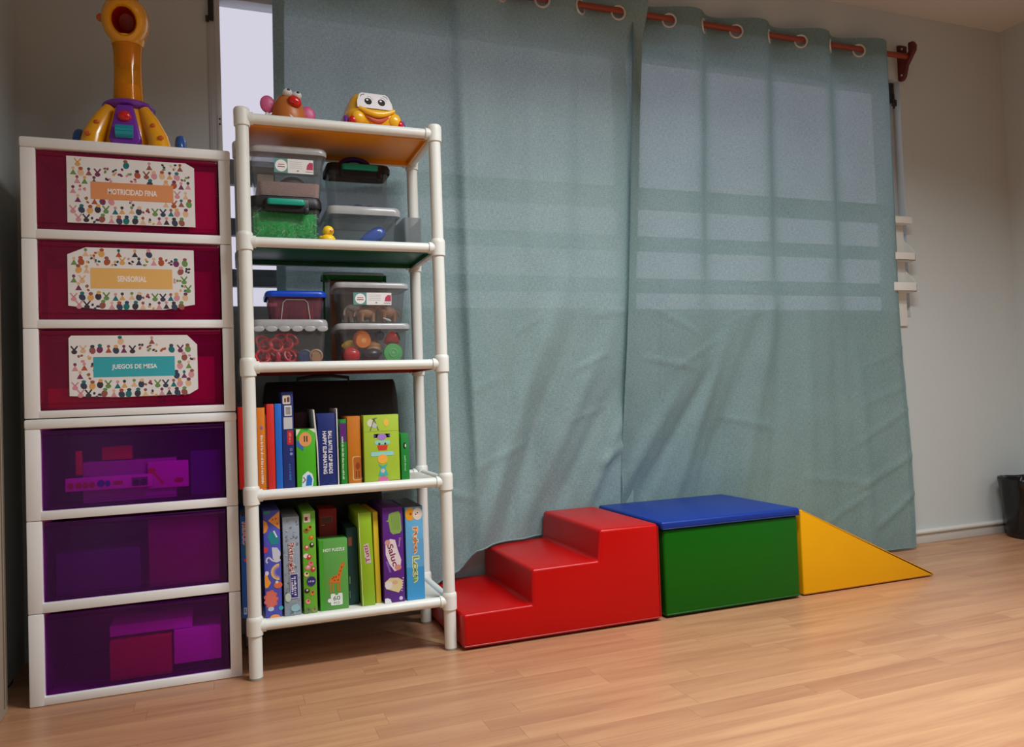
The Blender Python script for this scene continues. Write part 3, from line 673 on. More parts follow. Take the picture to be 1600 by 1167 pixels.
# ------------------------------------------------------------------ pipe shelf
XL, XR, YF, YB = .064, .592, 2.152, 2.44
TIER = [1.482, 1.150, .815, .477, .137]; TOPS = [z+.0068 for z in TIER]
sh = empty('pipe_shelf', ((XL+XR)/2, (YF+YB)/2, 0), 'white pipe shelf with five tiers of toys and board games beside the drawer towers', 'shelf')
ox, oy = (XL+XR)/2, (YF+YB)/2
def V3(x, y, z): return Vector((x-ox, y-oy, z))
levels = [0]+TIER[::-1]
for x in (XL, XR):
    for y in (YF, YB):
        for a, b_ in zip(levels, levels[1:]):
            mb = MB().rod(V3(x, y, a+(.002 if a else 0)), V3(x, y, b_), .0172, n=24); mb.build('post', M_pvc, sh)
        MB().rod(V3(x, y, 0), V3(x, y, .006), .0180, n=24).build('foot_cap', mat('foot_rubber', (150, 148, 138), .6), sh)
        for i, z in enumerate(TIER):
            sx, sy = (1 if x == XL else -1), (1 if y == YF else -1)
            mb = MB().lathe([(.0180, -.024), (.0208, -.0225), (.0212, .014), (.0208, .021), (.0180, .0255), (0, .0275 if i == 0 else .0255)], 26, M=Matrix.Translation(V3(x, y, z)))
            mb.rod(V3(x, y, z), V3(x+sx*.028, y, z), .0166, n=20).rod(V3(x, y, z), V3(x, y+sy*.028, z), .0166, n=20)
            mb.build('connector', M_pvc, sh)
for z in TIER:
    for y in (YF, YB): MB().rod(V3(XL+.02, y, z), V3(XR-.02, y, z), .0137, n=20).build('rail', M_pvc, sh)
    for x in (XL, XR): MB().rod(V3(x, YF+.02, z), V3(x, YB-.02, z), .0137, n=20).build('rail', M_pvc, sh)
BC = [('orange', (236, 150, 20)), ('green', (14, 92, 54)), ('red', (150, 22, 20)), ('white', (226, 222, 212)), ('white', (226, 222, 212))]
for z, (cn, rgb) in zip(TIER, BC):
    mb = MB().box(XL-ox+.006, XR-ox-.006, YF-oy+.006, YB-oy-.006, z-.004, z+.0062, .001)
    mb.box(XL-ox+.014, XR-ox-.014, YF-oy+.014, YF-oy+.02, z-.014, z-.003).box(XL-ox+.014, XR-ox-.014, YB-oy-.02, YB-oy-.014, z-.014, z-.003)
    mb.box(XL-ox+.014, XL-ox+.02, YF-oy+.02, YB-oy-.02, z-.014, z-.003).box(XR-ox-.02, XR-ox-.014, YF-oy+.02, YB-oy-.02, z-.014, z-.003)
    tag(mb.build('shelf_board', mat(cn+'_board', rgb, .4, .06, 8), sh), cn+' shelf board')

# ------------------------------------------------------------------ top of shelf: two toys
Z1 = TOPS[0]
M_brown = mat('toy_brown', (196, 116, 52), .4, .05, 20)
M_pink = mat('toy_pink', (214, 96, 146), .4, .05, 20)
M_eye = mat('toy_white', (226, 226, 226), .3, .03, 20)
M_blk = mat('toy_black', (12, 12, 14), .25, .1, 20)
to = empty('round_eared_toy', (.193, 2.25, Z1), 'small brown round toy with pink ears and red nose on the top shelf', 'toy', None, (0, 0, .1)); to.scale = (1, 1, 1.2)
MB().lathe([(0, 0), (.040, .001), (.046, .012), (.047, .035), (.042, .058), (.030, .078), (.014, .088), (0, .090)], 30).build('body', M_brown, to)
for s, z in ((-1, .060), (1, .046)):
    e = MB().ball((s*.056, .004, z), .021, .007, .021).rod((s*.036, .004, z-.002), (s*.05, .004, z), .007, n=10).build('ear', M_pink, to)
MB().ball((.010, -.044, .060), .019, .013, .013, M=Matrix.Rotation(.3, 4, 'Y')).build('nose', M_rd, to)
for x, z in ((-.006, .084), (.020, .080)):
    e = MB().ball((x, -.026, z), .0135, .012, .010).build('eye', M_eye, to); MB().ball((x+.001, -.0355, z+.004), .0048, .003, .0035, 10).build('pupil', M_blk, e)
MB().tube([(-.012+.040*t, -.046+.012*abs(t-.4), .034-.020*t-.007*math.sin(PI*t)) for t in [i/8 for i in range(9)]], .0032, 8).build('mouth', M_eye, to)
MB().tube([(-.044, .0, .03), (-.060, -.004, .034), (-.066, -.008, .022), (-.066, -.010, .006)], .0055, 8).build('arm', M_eye, to)

M_car = mat('car_yellow', (252, 190, 36), .28, .04, 12, coat=.4)
ct = empty('toy_car', (.428, 2.27, Z1), 'yellow toy car with two big eyes on its windscreen on the top shelf', 'toy', None, (0, 0, .06)); ct.scale = (1.04, 1.04, 1.22)
mb = MB().loft([(.014, .136, .148, .03), (.020, .154, .160, .04), (.040, .160, .166, .045), (.050, .156, .162, .045, 0, .002), (.057, .142, .140, .04, 0, .006), (.082, .126, .112, .036, 0, .006), (.100, .104, .086, .030, 0, .006), (.107, .078, .058, .022, 0, .006), (.108, .050, .030, .012, 0, .006)], 6)
cb = mb.build('body', M_car, ct, ang=1.2)
SV = Vector((0, .018/.043, 1)).normalized()
a = Art(); a.poly([(-.050, .001), (.050, .001), (.049, .020), (.041, .040), (.034, .0455), (-.034, .0455), (-.041, .040), (-.049, .020)], (238, 238, 242))
for u in (-.018, .020):
    a.oval(u, .021, .0105, .0100, (16, 16, 20)); a.oval(u-.002, .025, .0032, .0028, (245, 245, 245)); a.line([(u-.001, .036), (u+.008, .0345), (u+.0145, .026)], .0010, (120, 120, 130))
a.line([(-.038, .033), (-.035, .039), (-.026, .041)], .002, (90, 80, 80)); a.line([(.026, .041), (.035, .039), (.039, .033)], .002, (90, 80, 80))
a.build('windscreen', ct, (0, -.0665, .0565), (1, 0, 0), SV, base=.0016)
MB().tube([(-.050+.1*t, -.084-.004*math.sin(PI*t), .052-.014*math.sin(PI*t)) for t in [i/10 for i in range(11)]], [.004+.004*math.sin(PI*i/10) for i in range(11)], 10).build('upper_lip', M_car, cb)
MB().tube([(-.032+.064*t, -.083, .035-.012*math.sin(PI*t)) for t in [i/8 for i in range(9)]], [.002+.004*math.sin(PI*i/8) for i in range(9)], 8).build('mouth', mat('mouth_rose', (206, 88, 70), .4), cb)
for s in (-1, 1):
    f = MB().ball((s*.050, -.074, .030), .020, .014, .018).build('front_bulge', M_car, cb); MB().ball((s*.066, -.074, .022), .011, .012, .012).build('lamp', M_rd, cb)
    for y in (-.045, .05):
        wv = MB().torus(.013, .0075, Matrix.Translation((s*.080, y, .0205)) @ Matrix.Rotation(PI/2, 4, 'Y')).build('wheel', M_pu, ct)
        MB().rod((s*.074, y, .0205), (s*.086, y, .0205), .009).build('hub', M_or, wv)

# ------------------------------------------------------------------ clear tubs
M_tub = plastic('clear_plastic', (246, 247, 248), hz=.035, haze=(222, 226, 230), rough=.12)
M_lid = plastic('clear_lid', (225, 228, 230), hz=.5, haze=(214, 216, 218), rough=.2)
M_blid = mat('blue_lid', (14, 70, 190), .3, .05, 15)
M_tubp = plastic('rosy_clear_plastic', (230, 190, 200), hz=.2, haze=(170, 120, 140), rough=.15)
M_latch = mat('teal_latch', (16, 158, 134), .4, .05, 15)
M_glid = mat('green_rim', (16, 110, 40), .4, .05, 15)
def tub(label, x0, x1, yf, dep, z0, zt, lid, m=M_tub, lm=M_lid, over=.008, taper=.010, lid_skirt=0, rz=0, card=None, wall=.0016):
    """lidded tub: walls with thickness, rim, lid"""
    w_, d_ = x1-x0, dep; h = zt-z0
    root = empty('storage_tub', ((x0+x1)/2, yf+dep/2, z0), label, 'storage box', 'lidded tubs on the white shelf', (0, 0, rz))
    t = taper
    mb = MB().loft([(.0, w_-2*t-.006, d_-2*t-.006, .016), (.004, w_-2*t, d_-2*t, .018), (h, w_, d_, .020), (h, w_-2*wall, d_-2*wall, .019), (.004, w_-2*t-2*wall, d_-2*t-2*wall, .017)], 5)
    mb.build('tub_body', m, root, ang=.9)
    mb = MB().loft([(h-.002-lid_skirt, w_+2*over-.002, d_+2*over-.002, .022), (h+.001, w_+2*over, d_+2*over, .024), (h+lid*.6, w_+2*over, d_+2*over, .024), (h+lid, w_+2*over-.008, d_+2*over-.008, .022), (h+lid, w_-.01, d_-.01, .016), (h+lid-.003, w_-.016, d_-.016, .014)], 5, cap0=False)
    mb.build('lid', lm, root, ang=.9)
    if card:
        cx0, cx1, cz0, cz1 = card; a = Art(); W_, H_ = cx1-cx0, cz1-cz0
        a.rect(0, 0, W_, H_, (232, 234, 234)); a.rect(0, 0, W_*.345, H_, (100, 156, 152)); a.oval(W_*.18, H_*.5, H_*.42, H_*.42, (240, 240, 238))
        a.line([(W_*.10, H_*.58), (W_*.26, H_*.58)], .0024, (176, 96, 100)); a.line([(W_*.09, H_*.42), (W_*.27, H_*.42)], .0026, (96, 72, 80))
        for k in range(4): a.line([(W_*.40, H_*(.80-.14*k)), (W_*.72, H_*(.80-.14*k))], .0008, (170, 176, 180))
        a.oval(W_*.60, H_*.18, .003, .0022, (150, 150, 150)); a.poly([(W_*.82, H_*.30), (W_*.99, H_*.30), (W_*.99, H_*.8), (W_*.90, H_*.82), (W_*.84, H_*.62)], (186, 66, 96)); a.line([(W_*.80, H_*.16), (W_*.98, H_*.16)], .0022, (160, 150, 150))
        zc = (cz0+cz1)/2-z0; fr = t*(1-zc/h); ang_ = math.atan2(t, h)
        a.build('brand_card', root, (cx0-(x0+x1)/2, -d_/2+t*(1-(cz0-z0)/h)-.0004, cz0-z0), (1, 0, 0), Vector((0, -math.sin(ang_), math.cos(ang_))))
    return root
def latch(root, w_, yd, z):
    b = MB().box(-w_/2-.006, w_/2+.012, -yd-.010, -yd+.004, z-.026, z+.012, .004).box(w_/2-.002, w_/2+.010, -yd-.012, -yd, z-.030, z-.012, .002).build('latch_mount', M_dark, root)
    MB().loft([(-.008, w_-.006, .015, .007), (-.006, w_, .017, .008), (.006, w_, .017, .008), (.008, w_-.006, .015, .007)], 5, M=Matrix.Translation((0, -yd-.013, z))).build('latch', M_latch, b)
T2 = TOPS[1]
# green confetti tub under the sand tub
g = tub('clear tub of green shredded paper with black lid and teal latch, second tier left', .080, .270, 2.205, .205, T2, 1.262, .027, lm=M_dark, over=.005, taper=.008)
latch(g, .100, .1025+.005, 1.270-T2)
s = tub('clear tub half full of pinkish sand with brand card, stacked on the green one', .090, .284, 2.205, .205, 1.2905, 1.412, .018, taper=.012, over=.008, card=(.147, .253, 1.358, 1.397))
M_sand = mat('pink_sand', (176, 146, 140), .95, .35, 260, .8, 400)
tag(MB().loft([(0, .162, .172, .014), (.020, .166, .176, .015), (.038, .168, .178, .015)], 4).build('sand', M_sand, None, (.187, 2.3075, 1.296)), 'pinkish grey play sand inside the upper left tub', 'sand', None, 'stuff')
tag(MB().lathe([(.040, 0), (.034, .012), (.022, .022), (.008, .027), (0, .028)], 24).build('sand_scoop', mat('slate_toy', (72, 74, 88), .5), None, (.20, 2.262, 1.3342)), 'slate grey dome shaped scoop on the sand', 'scoop')
tag(MB().box(-.022, .022, -.01, .01, 0, .036, .002).build('wooden_block', mat('pale_wood', (196, 178, 158), .6), None, (.128, 2.29, 1.3345)), 'pale wooden block standing in the sand tub', 'block')
# shredded green paper
M_shred = mat('green_foil', (4, 190, 80), .25, .5, 200, coat=.4)
M_shred2 = mat('green_foil_light', (170, 246, 180), .25, .4, 200, coat=.4)
mb = MB().loft([(0, .168, .18, .016), (.085, .172, .184, .016)], 4)
rnd = random.Random(3)
for k in range(620):
    f = rnd.random()
    if f < .8: x, y, z = rnd.uniform(-.083, .083), -.0895-rnd.uniform(0, .002), rnd.uniform(.004, .094)
    else: x, y, z = rnd.uniform(-.08, .08), rnd.uniform(-.08, .08), .086
    a = rnd.uniform(0, PI); l = rnd.uniform(.004, .010); wv = .0014; dx, dz = math.cos(a)*l, math.sin(a)*l
    if f >= .8: v = [(x-dx, y-dz, z), (x+dx, y+dz, z+.004), (x+dx-.001, y+dz+wv, z+.005), (x-dx-.001, y-dz+wv, z+.001)]
    else: v = [(x-dx, y, max(.003, z-dz)), (x, y-.0012, z), (x+dx, y, z+dz), (x+dx+wv*math.sin(a), y, z+dz-wv*math.cos(a)), (x+wv*math.sin(a), y-.0014, z-wv*math.cos(a)), (x-dx+wv*math.sin(a), y, max(.002, z-dz-wv*math.cos(a)))]
    fc = mb.bm.faces.new([mb.bm.verts.new(q) for q in v]); fc.material_index = 1 if rnd.random() < .28 else 0
tag(mb.build('shredded_foil', [M_shred, M_shred2], None, (.175, 2.3075, T2+.004), smooth=False), 'green shredded foil filling the lower left tub', 'shredded paper', None, 'stuff')
# flat tub in front right, tray, rear black lidded tub, purple arch, duck
f = tub('low clear tub with a blue bag inside, second tier right', .296, .490, 2.205, .205, T2, 1.250, .022, taper=.010, over=.009)
bb = MB().loft([(0, .012, .012, .006), (.012, .030, .022, .01), (.035, .040, .03, .014), (.062, .042, .034, .016), (.080, .034, .028, .013), (.088, .014, .012, .006)], 5).build('blue_bag', mat('blue_toy', (40, 92, 196), .3, .1, 20, coat=.5), None, (.383, 2.245, T2+.012), (0, math.radians(56), 0))
tag(bb, 'shiny blue bag lying inside the low clear tub', 'bag')
tag(MB().tube([(-.03+.06*t, .006*math.sin(9*t), .0015+.005*math.sin(PI*t)) for t in [i/14 for i in range(15)]], .0012, 6).build('string', mat('ochre_string', (176, 150, 70), .7), None, (.365, 2.226, T2+.007), (0, 0, .1)), 'thin ochre string beside the blue bag', 'string')
mb = MB().loft([(0, .050, .16, .008), (.098, .054, .165, .008), (.098, .050, .161, .007), (.003, .047, .157, .007)], 4)
tr2 = mb.build('plastic_tray', plastic('frosted_plastic', (225, 228, 230), hz=.45, haze=(190, 198, 202), rough=.25), None, (.541, 2.315, T2)); tag(tr2, 'narrow frosted plastic tray at the right end of the second tier', 'tray')
r = tub('clear tub with black lid and teal latch, standing on the low clear tub', .308, .488, 2.305, .115, 1.2725, 1.405, .022, lm=M_dark, over=.006, taper=.008)
latch(r, .106, .0575+.006, 1.410-1.2725)
for k, (x, y, c, rr) in enumerate(((-.035, -.02, (20, 130, 110), .020), (.0, -.022, (40, 60, 110), .022), (.036, -.015, (40, 48, 90), .022), (-.01, .012, (130, 50, 90), .018))):
    tag(MB().ball((0, 0, rr*.8), rr, rr*.9, rr*.8).build('soft_ball', mat('ball_%d' % k, c, .6), None, (.398+x, 2.362+y, 1.2775)), ('teal', 'navy', 'dark blue', 'plum')[k]+' soft ball inside the upper right black lidded tub', 'ball')
pts = [(.044*math.cos(PI*t), 0, .024*math.sin(PI*t)) for t in [i/12 for i in range(13)]]
ar = MB().tube(pts, .0085, 10).build('purple_arch', mat('dark_purple_toy', (52, 20, 110), .4), None, (.392, 2.35, 1.4282)); tag(ar, 'dark purple arch shaped toy lying on the black lid', 'toy')
dk = empty('rubber_duck', (.284, 2.183, T2), 'small yellow rubber duck at the front of the second tier', 'toy duck', None, (0, 0, .5))
M_duck = mat('duck_yellow', (252, 206, 40), .35, .04, 20, sss=.1)
MB().lathe([(0, 0), (.014, 0), (.0205, .007), (.0215, .014), (.017, .022), (.008, .027), (0, .028)], 24).build('body', M_duck, dk)
h = MB().ball((0, -.003, .036), .0155, .0155, .0150).build('head', M_duck, dk); MB().loft([(0, .010, .007, .003), (.0045, .008, .005, .002)], 3, M=Matrix.Translation((0, -.020, .032))).build('beak', M_or, h)
MB().ball((.016, .008, .016), .006, .010, .007).ball((-.016, .008, .016), .006, .010, .007).ball((0, .021, .019), .006, .006, .006).build('wing', M_duck, dk)

T3 = TOPS[2]
rb = tub('clear tub of red plastic rings with scalloped lid, third tier left', .084, .276, 2.205, .16, T3, .928, .020, taper=.007, over=.006, lid_skirt=.004)
mb = MB()
for k in range(6): mb.ball((-.085+.034*k, -.0865, .928-T3-.006), .015, .002, .008, 10)
mb.build('lid_scallop', M_lid, rb)
bl = tub('smaller rosy tub with blue lid stacked on the tub of red rings', .122, .274, 2.215, .13, .9488, 1.016, .013, m=M_tubp, lm=M_blid, over=.007, taper=.008, lid_skirt=.002)
MB().tube([(-.042, -.0595, .002), (-.036, -.063, .048), (-.028, -.0638, .056), (.022, -.0638, .056), (.030, -.063, .048), (.036, -.0595, .002)], .0013, 6).build('window_rib', M_lid, bl)
for k, (x, c, nm) in enumerate(((-.036, (190, 60, 80), 'rose'), (.0, (90, 50, 150), 'violet'), (.036, (200, 70, 50), 'red'))):
    tag(MB().box(-.016, .016, -.02, .02, 0, .03+.012*(k == 1), .004).build('soft_block', mat('soft_%d' % k, c, .6), None, (.196+x, 2.275, .9535)), nm+' block inside the tub with blue lid', 'block')
fr = tub('clear tub of toy fruit and vegetables, third tier right', .313, .507, 2.205, .13, T3, .922, .015, taper=.006, over=.010)
an = tub('clear tub of brown toy animals with brand card, stacked on the toy fruit', .311, .507, 2.205, .13, .9388, 1.040, .014, taper=.010, over=.010, card=(.354, .463, .991, 1.026))
gb = tub('tall clear tub with green rim at the back of the third tier', .292, .474, 2.352, .064, T3, 1.098, .009, m=M_tub, lm=M_lid, over=.004, taper=.003)
MB().loft([(1.085-T3, .192, .072, .02), (1.098-T3, .192, .072, .02), (1.098-T3, .184, .066, .018), (1.085-T3, .184, .066, .018)], 5, cap0=False, cap1=False).box(-.096, -.090, -.036, -.030, .10, 1.098-T3, .001).box(.090, .096, -.036, -.030, .10, 1.098-T3, .001).build('green_rim', M_glid, gb)
tag(MB().box(-.07, .07, -.022, .022, 0, .255, .004).build('orange_card_box', mat('orange_card', (206, 120, 40), .6), None, (.383, 2.384, T3+.0052)), 'orange card box inside the tall tub with green rim', 'box')
# red rings
M_ringr = mat('ring_red', (206, 26, 44), .35, .08, 20); base = None; rnd = random.Random(11)
RING = [(.105, 2.227, .026, 1.25, .2), (.132, 2.228, .024, 1.35, -.2), (.160, 2.227, .025, 1.3, .1), (.178, 2.232, .027, 1.2, .5), (.113, 2.232, .056, 1.2, -.35), (.142, 2.232, .058, 1.3, .3), (.168, 2.236, .060, 1.15, -.3), (.120, 2.262, .024, 1.3, .6), (.150, 2.262, .026, 1.2, .0), (.190, 2.256, .024, 1.3, -.4), (.126, 2.266, .062, 1.1, .2), (.185, 2.246, .074, 1.0, .6), (.118, 2.246, .034, 1.2, .3), (.146, 2.247, .040, 1.35, -.3), (.172, 2.249, .042, 1.2, .25), (.106, 2.248, .068, 1.1, .3), (.156, 2.252, .074, 1.15, -.2), (.133, 2.252, .020, 1.3, .1)]
for x, y, z, rx, rz in RING:
    if base is None: base = MB().torus(.0175, .0040, n=22, k=8).build('toy_ring', M_ringr); o = base
    else: o = base.copy(); COL.objects.link(o)
    o.location = (x, y, T3+z); o.rotation_euler = (rx, 0, rz); tag(o, 'red plastic ring piled with others in the third tier left tub', 'ring', 'red rings in the clear tub')
for x, c, nm in ((.220, (28, 60, 100), 'navy'), (.250, (176, 132, 88), 'tan')):
    tag(MB().lathe([(0, 0), (.019, 0), (.019, .006), (.015, .007), (.014, .004), (0, .004)], 26, M=Matrix.Rotation(PI/2-.12, 4, 'X')).build('toy_disc', mat('cap_'+nm, c, .4), None, (x-.002, 2.228 if nm == 'navy' else 2.2275, T3+.0258)), nm+' round toy disc standing behind the front of the ring tub', 'cap')
# toy fruit
def fruit(name, label, pieces, loc, rot=(0, 0, 0)):
    o = empty(name, loc, label, 'toy food', None, rot)
    for nm, mb, m in pieces: mb.build(nm, m, o)
    return o
fy = 2.231
fruit('toy_orange', 'halved toy orange lying on top in the fruit tub', [('peel', MB().ball((0, 0, 0), .026, .018, .026), M_or), ('cut_face', MB().rod((0, -.019, 0), (0, -.010, 0), .0215, .0235, 26), mat('orange_flesh', (246, 140, 40), .4)), ('core', MB().rod((0, -.0196, 0), (0, -.018, 0), .007, n=14), mat('orange_core', (250, 190, 120), .4))], (.378, 2.233, T3+.072), (.25, 0, .15))
fruit('toy_tomato', 'red toy tomato at the left front in the fruit tub', [('skin', MB().ball((0, 0, 0), .0245, .020, .0235), M_rd), ('stem_spot', MB().ball((.004, -.017, .014), .005, .003, .003, 10), M_pink)], (.348, 2.233, T3+.0265))
fruit('toy_cucumber', 'pale green toy slice at the right front in the fruit tub', [('slice', MB().rod((0, -.006, 0), (0, .006, 0), .027, n=30), mat('slice_green', (90, 200, 110), .4)), ('seed_ring', MB().torus(.011, .0012, Matrix.Translation((0, -.0062, 0)) @ Matrix.Rotation(PI/2, 4, 'X')).rod((0, -.0068, 0), (0, -.0055, 0), .004, n=12), mat('slice_pale', (140, 220, 150), .4))], (.466, 2.222, T3+.0315), (.1, 0, 0))
fruit('toy_lemon', 'yellow toy lemon behind the tomato in the fruit tub', [('skin', MB().ball((0, 0, 0), .024, .018, .017), M_duck), ('tip', MB().ball((-.022, 0, 0), .006, .006, .006, 8), M_duck)], (.352, 2.268, T3+.056))
fruit('toy_aubergine', 'dark toy aubergine at the middle front in the fruit tub', [('skin', MB().lathe([(0, -.024), (.014, -.022), (.021, -.008), (.019, .008), (.010, .022), (0, .026)], 20, M=Matrix.Rotation(1.2, 4, 'Y')), mat('aubergine', (42, 36, 46), .3)), ('cap', MB().ball((.024, 0, .009), .006, .006, .006, 8), M_green)], (.408, 2.232, T3+.0255))
fruit('toy_strawberry', 'red toy strawberry at the right in the fruit tub', [('skin', MB().lathe([(0, -.028), (.012, -.018), (.022, 0), (.020, .012), (.008, .018), (0, .019)], 22, M=Matrix.Rotation(1.15, 4, 'Y')), M_rd), ('leaves', MB().ball((.018, 0, .009), .004, .013, .013, 10, M=Matrix.Rotation(-.4, 4, 'Y')), M_green)], (.470, 2.247, T3+.073))
fruit('toy_bread', 'tan toy bun in the middle of the fruit tub', [('crust', MB().ball((0, 0, 0), .024, .018, .019), mat('bun_tan', (214, 150, 84), .5)), ('crumb', MB().ball((0, -.004, -.006), .0215, .0155, .014), mat('bun_pale', (236, 196, 140), .6))], (.420, 2.275, T3+.052))
fruit('toy_plum', 'small dark blue toy plum behind the strawberry in the fruit tub', [('skin', MB().ball((0, 0, 0), .014), mat('plum_blue', (44, 44, 84), .35)), ('stalk', MB().rod((0, 0, .012), (.003, 0, .020), .0015, n=8), M_green)], (.437, 2.262, T3+.085))
# brown toy animals
def animal(label, loc, rz, rgb, s=1.0):
    o = empty('toy_animal', loc, label, 'toy animal', 'toy animals in the clear tub', (0, 0, rz)); m = mat('fur_brown', rgb, .6, .2, 40)
    MB().ball((0, 0, .030*s), .027*s, .015*s, .017*s).ball((.016*s, 0, .036*s), .014*s, .013*s, .014*s).build('body', m, o)
    hd = MB().tube([(.022*s, 0, .040*s), (.034*s, 0, .050*s), (.046*s, 0, .046*s)], [.010*s, .010*s, .005*s], 10).build('head', m, o)
    MB().ball((.031*s, .008*s, .059*s), .003*s, .003*s, .006*s, 8).ball((.031*s, -.008*s, .059*s), .003*s, .003*s, .006*s, 8).build('ear', m, hd)
    for x in (-.017, .017):
        for y in (-.008, .008): MB().tube([(x*s, y*s, .026*s), (x*s*1.05, y*s, .012*s), (x*s, y*s, 0)], [.0075*s, .0048*s, .0052*s], 8).build('leg', m, o)
    MB().tube([(-.026*s, 0, .036*s), (-.036*s, 0, .030*s), (-.040*s, 0, .016*s)], [.003*s, .0022*s, .003*s], 8).build('tail', m, o)
animal('pale brown toy animal at the middle front of the animal tub', (.395, 2.234, .9440), .2, (172, 128, 98), .95)
animal('dark brown and white toy animal at the right of the animal tub', (.458, 2.237, .9440), PI+.3, (150, 104, 78), .95)
animal('greyish toy animal at the left of the animal tub', (.358, 2.266, .9440), .9, (150, 134, 122), 1.15)
tag(MB().torus(.011, .0022, Matrix.Rotation(.35, 4, 'Y') @ Matrix.Diagonal((1, .6, 1, 1))).build('white_loop', M_eye, None, (.452, 2.224, .9500)), 'small white loop at the front of the animal tub', 'loop')

# ------------------------------------------------------------------ books and game boxes
def carton(name, label, cat, x0, x1, z0, z1, yf, dep, rgb, art=None, ry=0, rz=0, r=.0012, top=None, group=None):
    m = mat(name+'_card', rgb, .5, .05, 30)
    o = MB().box((x0-x1)/2, (x1-x0)/2, -dep/2, dep/2, 0, z1-z0, r).build(name, m, None, ((x0+x1)/2, yf+dep/2, z0), (0, ry, rz))
    tag(o, label, cat, group)
    if art: art.build('printed_front', o, ((x0-x1)/2, -dep/2, 0))
    if top: tag(MB().box((x0-x1)/2+.0005, (x1-x0)/2-.0005, -dep/2+.001, dep/2-.001, z1-z0-.0002, z1-z0+.0008).build('top_panel', mat(name+'_top', top, .4), o), 'dark top panel')
    return o
def book(name, label, x0, x1, z0, z1, yf, dep, rgb, art=None, ry=0, page=True):
    """cover boards and spine round a block of pages"""
    m = mat(name+'_cover', rgb, .5, .05, 30); w_, h = x1-x0, z1-z0
    o = empty(name, ((x0+x1)/2, yf+dep/2, z0), label, 'book', None, (0, ry, 0)); t = .0018
    MB().box(-w_/2, w_/2, -dep/2, -dep/2+t, 0, h, .0006).box(-w_/2, -w_/2+t, -dep/2, dep/2, 0, h, .0006).box(w_/2-t, w_/2, -dep/2, dep/2, 0, h, .0006).build('cover', m, o)
    MB().box(-w_/2+t, w_/2-t, -dep/2+t, dep/2-.004, .003, h-.003).build('pages', mat('page_edge', (226, 218, 200), .8, .1, 200), o)
    if art: art.build('printed_spine', o, (-w_/2, -dep/2, 0))
    return o
T4 = TOPS[3]; D4 = .17
book('story_book', 'red book at the far left of the fourth tier, half behind the post', .0345, .0545, T4+.0072, .712, 2.20, D4, (206, 22, 16))
a = Art(); a.dashes(.0125, .085, .13, .006, (236, 226, 220), -PI/2); a.oval(.0125, .17, .004, .005, (150, 110, 160))
book('story_book', 'orange book with pale spine writing right of the shelf post', .082, .1045, T4, .708, 2.185, D4, (222, 124, 20), a)
tag(MB().box(-.0011, .0011, -.07, .07, 0, .205).build('paper_sheet', mat('cream_paper', (232, 206, 178), .7), None, (.1065, 2.27, T4+.018-.018)), 'thin cream sheet standing between orange book and red folder', 'paper')
carton('red_folder', 'red ring folder between the cream sheet and blue folder', 'folder', .1085, .1285, T4, .717, 2.19, D4, (214, 40, 30), r=.003)
carton('blue_folder', 'bright blue folder between red folder and tall navy box', 'folder', .1295, .1475, T4, .717, 2.19, D4, (16, 104, 206), r=.002)
a = Art(); hh = .749-T4; a.rrect(.003, hh-.034, .023, hh-.010, .003, (222, 214, 200)); a.dashes(.013, hh-.022, .012, .014, (110, 70, 60), 0)
a.rect(.007, hh-.066, .026, hh-.038, (222, 222, 222))
for k in range(6): a.rect(.010, hh-.062+.0035*k, .023, hh-.060+.0035*k, (70, 70, 80))
a.rect(.004, hh-.102, .027, hh-.070, (200, 202, 208)); a.rrect(.012, hh-.145, .028, hh-.106, .002, (190, 44, 50)); a.dashes(.020, hh-.125, .026, .006, (220, 130, 120), -PI/2)
a.text('CE', .022, hh-.158, .008, .006, (150, 160, 200), -PI/2); a.oval(.022, hh-.170, .004, .004, (130, 150, 200)); a.dashes(.018, .045, .045, .006, (60, 110, 190), -PI/2)
carton('game_box', 'tall navy game box with barcode and pale square, left part of fourth tier', 'game box', .1485, .179, T4, .749, 2.19, D4, (24, 46, 120), a)
a = Art(); w_ = .051; hh = .645-T4
a.poly([(0, hh), (0, hh-.02), (.012, hh)], (230, 230, 220)); a.poly([(.014, hh), (.030, hh-.004), (.034, hh), ], (40, 130, 80)); a.poly([(.034, hh), (w_, hh), (w_, hh-.012)], (232, 232, 222))
a.poly([(0, hh-.045), (.018, hh-.06), (.02, hh-.035), (0, hh-.03)], (60, 110, 180)); a.oval(.024, hh-.028, .017, .020, (226, 160, 96)); a.text('II', .025, hh-.027, .010, .016, (60, 50, 60), 0, .02)
a.poly([(.012, .004), (.040, .002), (.044, .020), (.040, .038), (.028, .046), (.014, .034)], (214, 230, 236)); a.poly([(.022, .006), (.038, .006), (.040, .024), (.034, .036), (.026, .034)], (40, 110, 190)); a.line([(.014, .014), (.022, .022), (.016, .030)], .003, (150, 90, 90))
carton('game_box', 'short bright green box with blue badge beside the tall navy box', 'game box', .184, .235, T4, .645, 2.185, .09, (72, 178, 24), a)
carton('game_box', 'maroon box end showing behind the short green box', 'game box', .190, .226, T4, .690, 2.30, .06, (84, 24, 40))
a = Art(); w_ = .05; hh = .686-T4; a.text('BALL BATTLE CLIP BEADS', .032, hh*.46, .118, .0105, (226, 228, 236), -PI/2, .03); a.text('HAPPY ELIMINATING', .017, hh*.46, .118, .0105, (226, 228, 236), -PI/2, .03)
nb = carton('game_box', 'navy box lettered in white two lines, wrapped in torn white card', 'game box', .243, .293, T4+.0005, .686, 2.188, .15, (12, 36, 112), a)
cx_ = .268
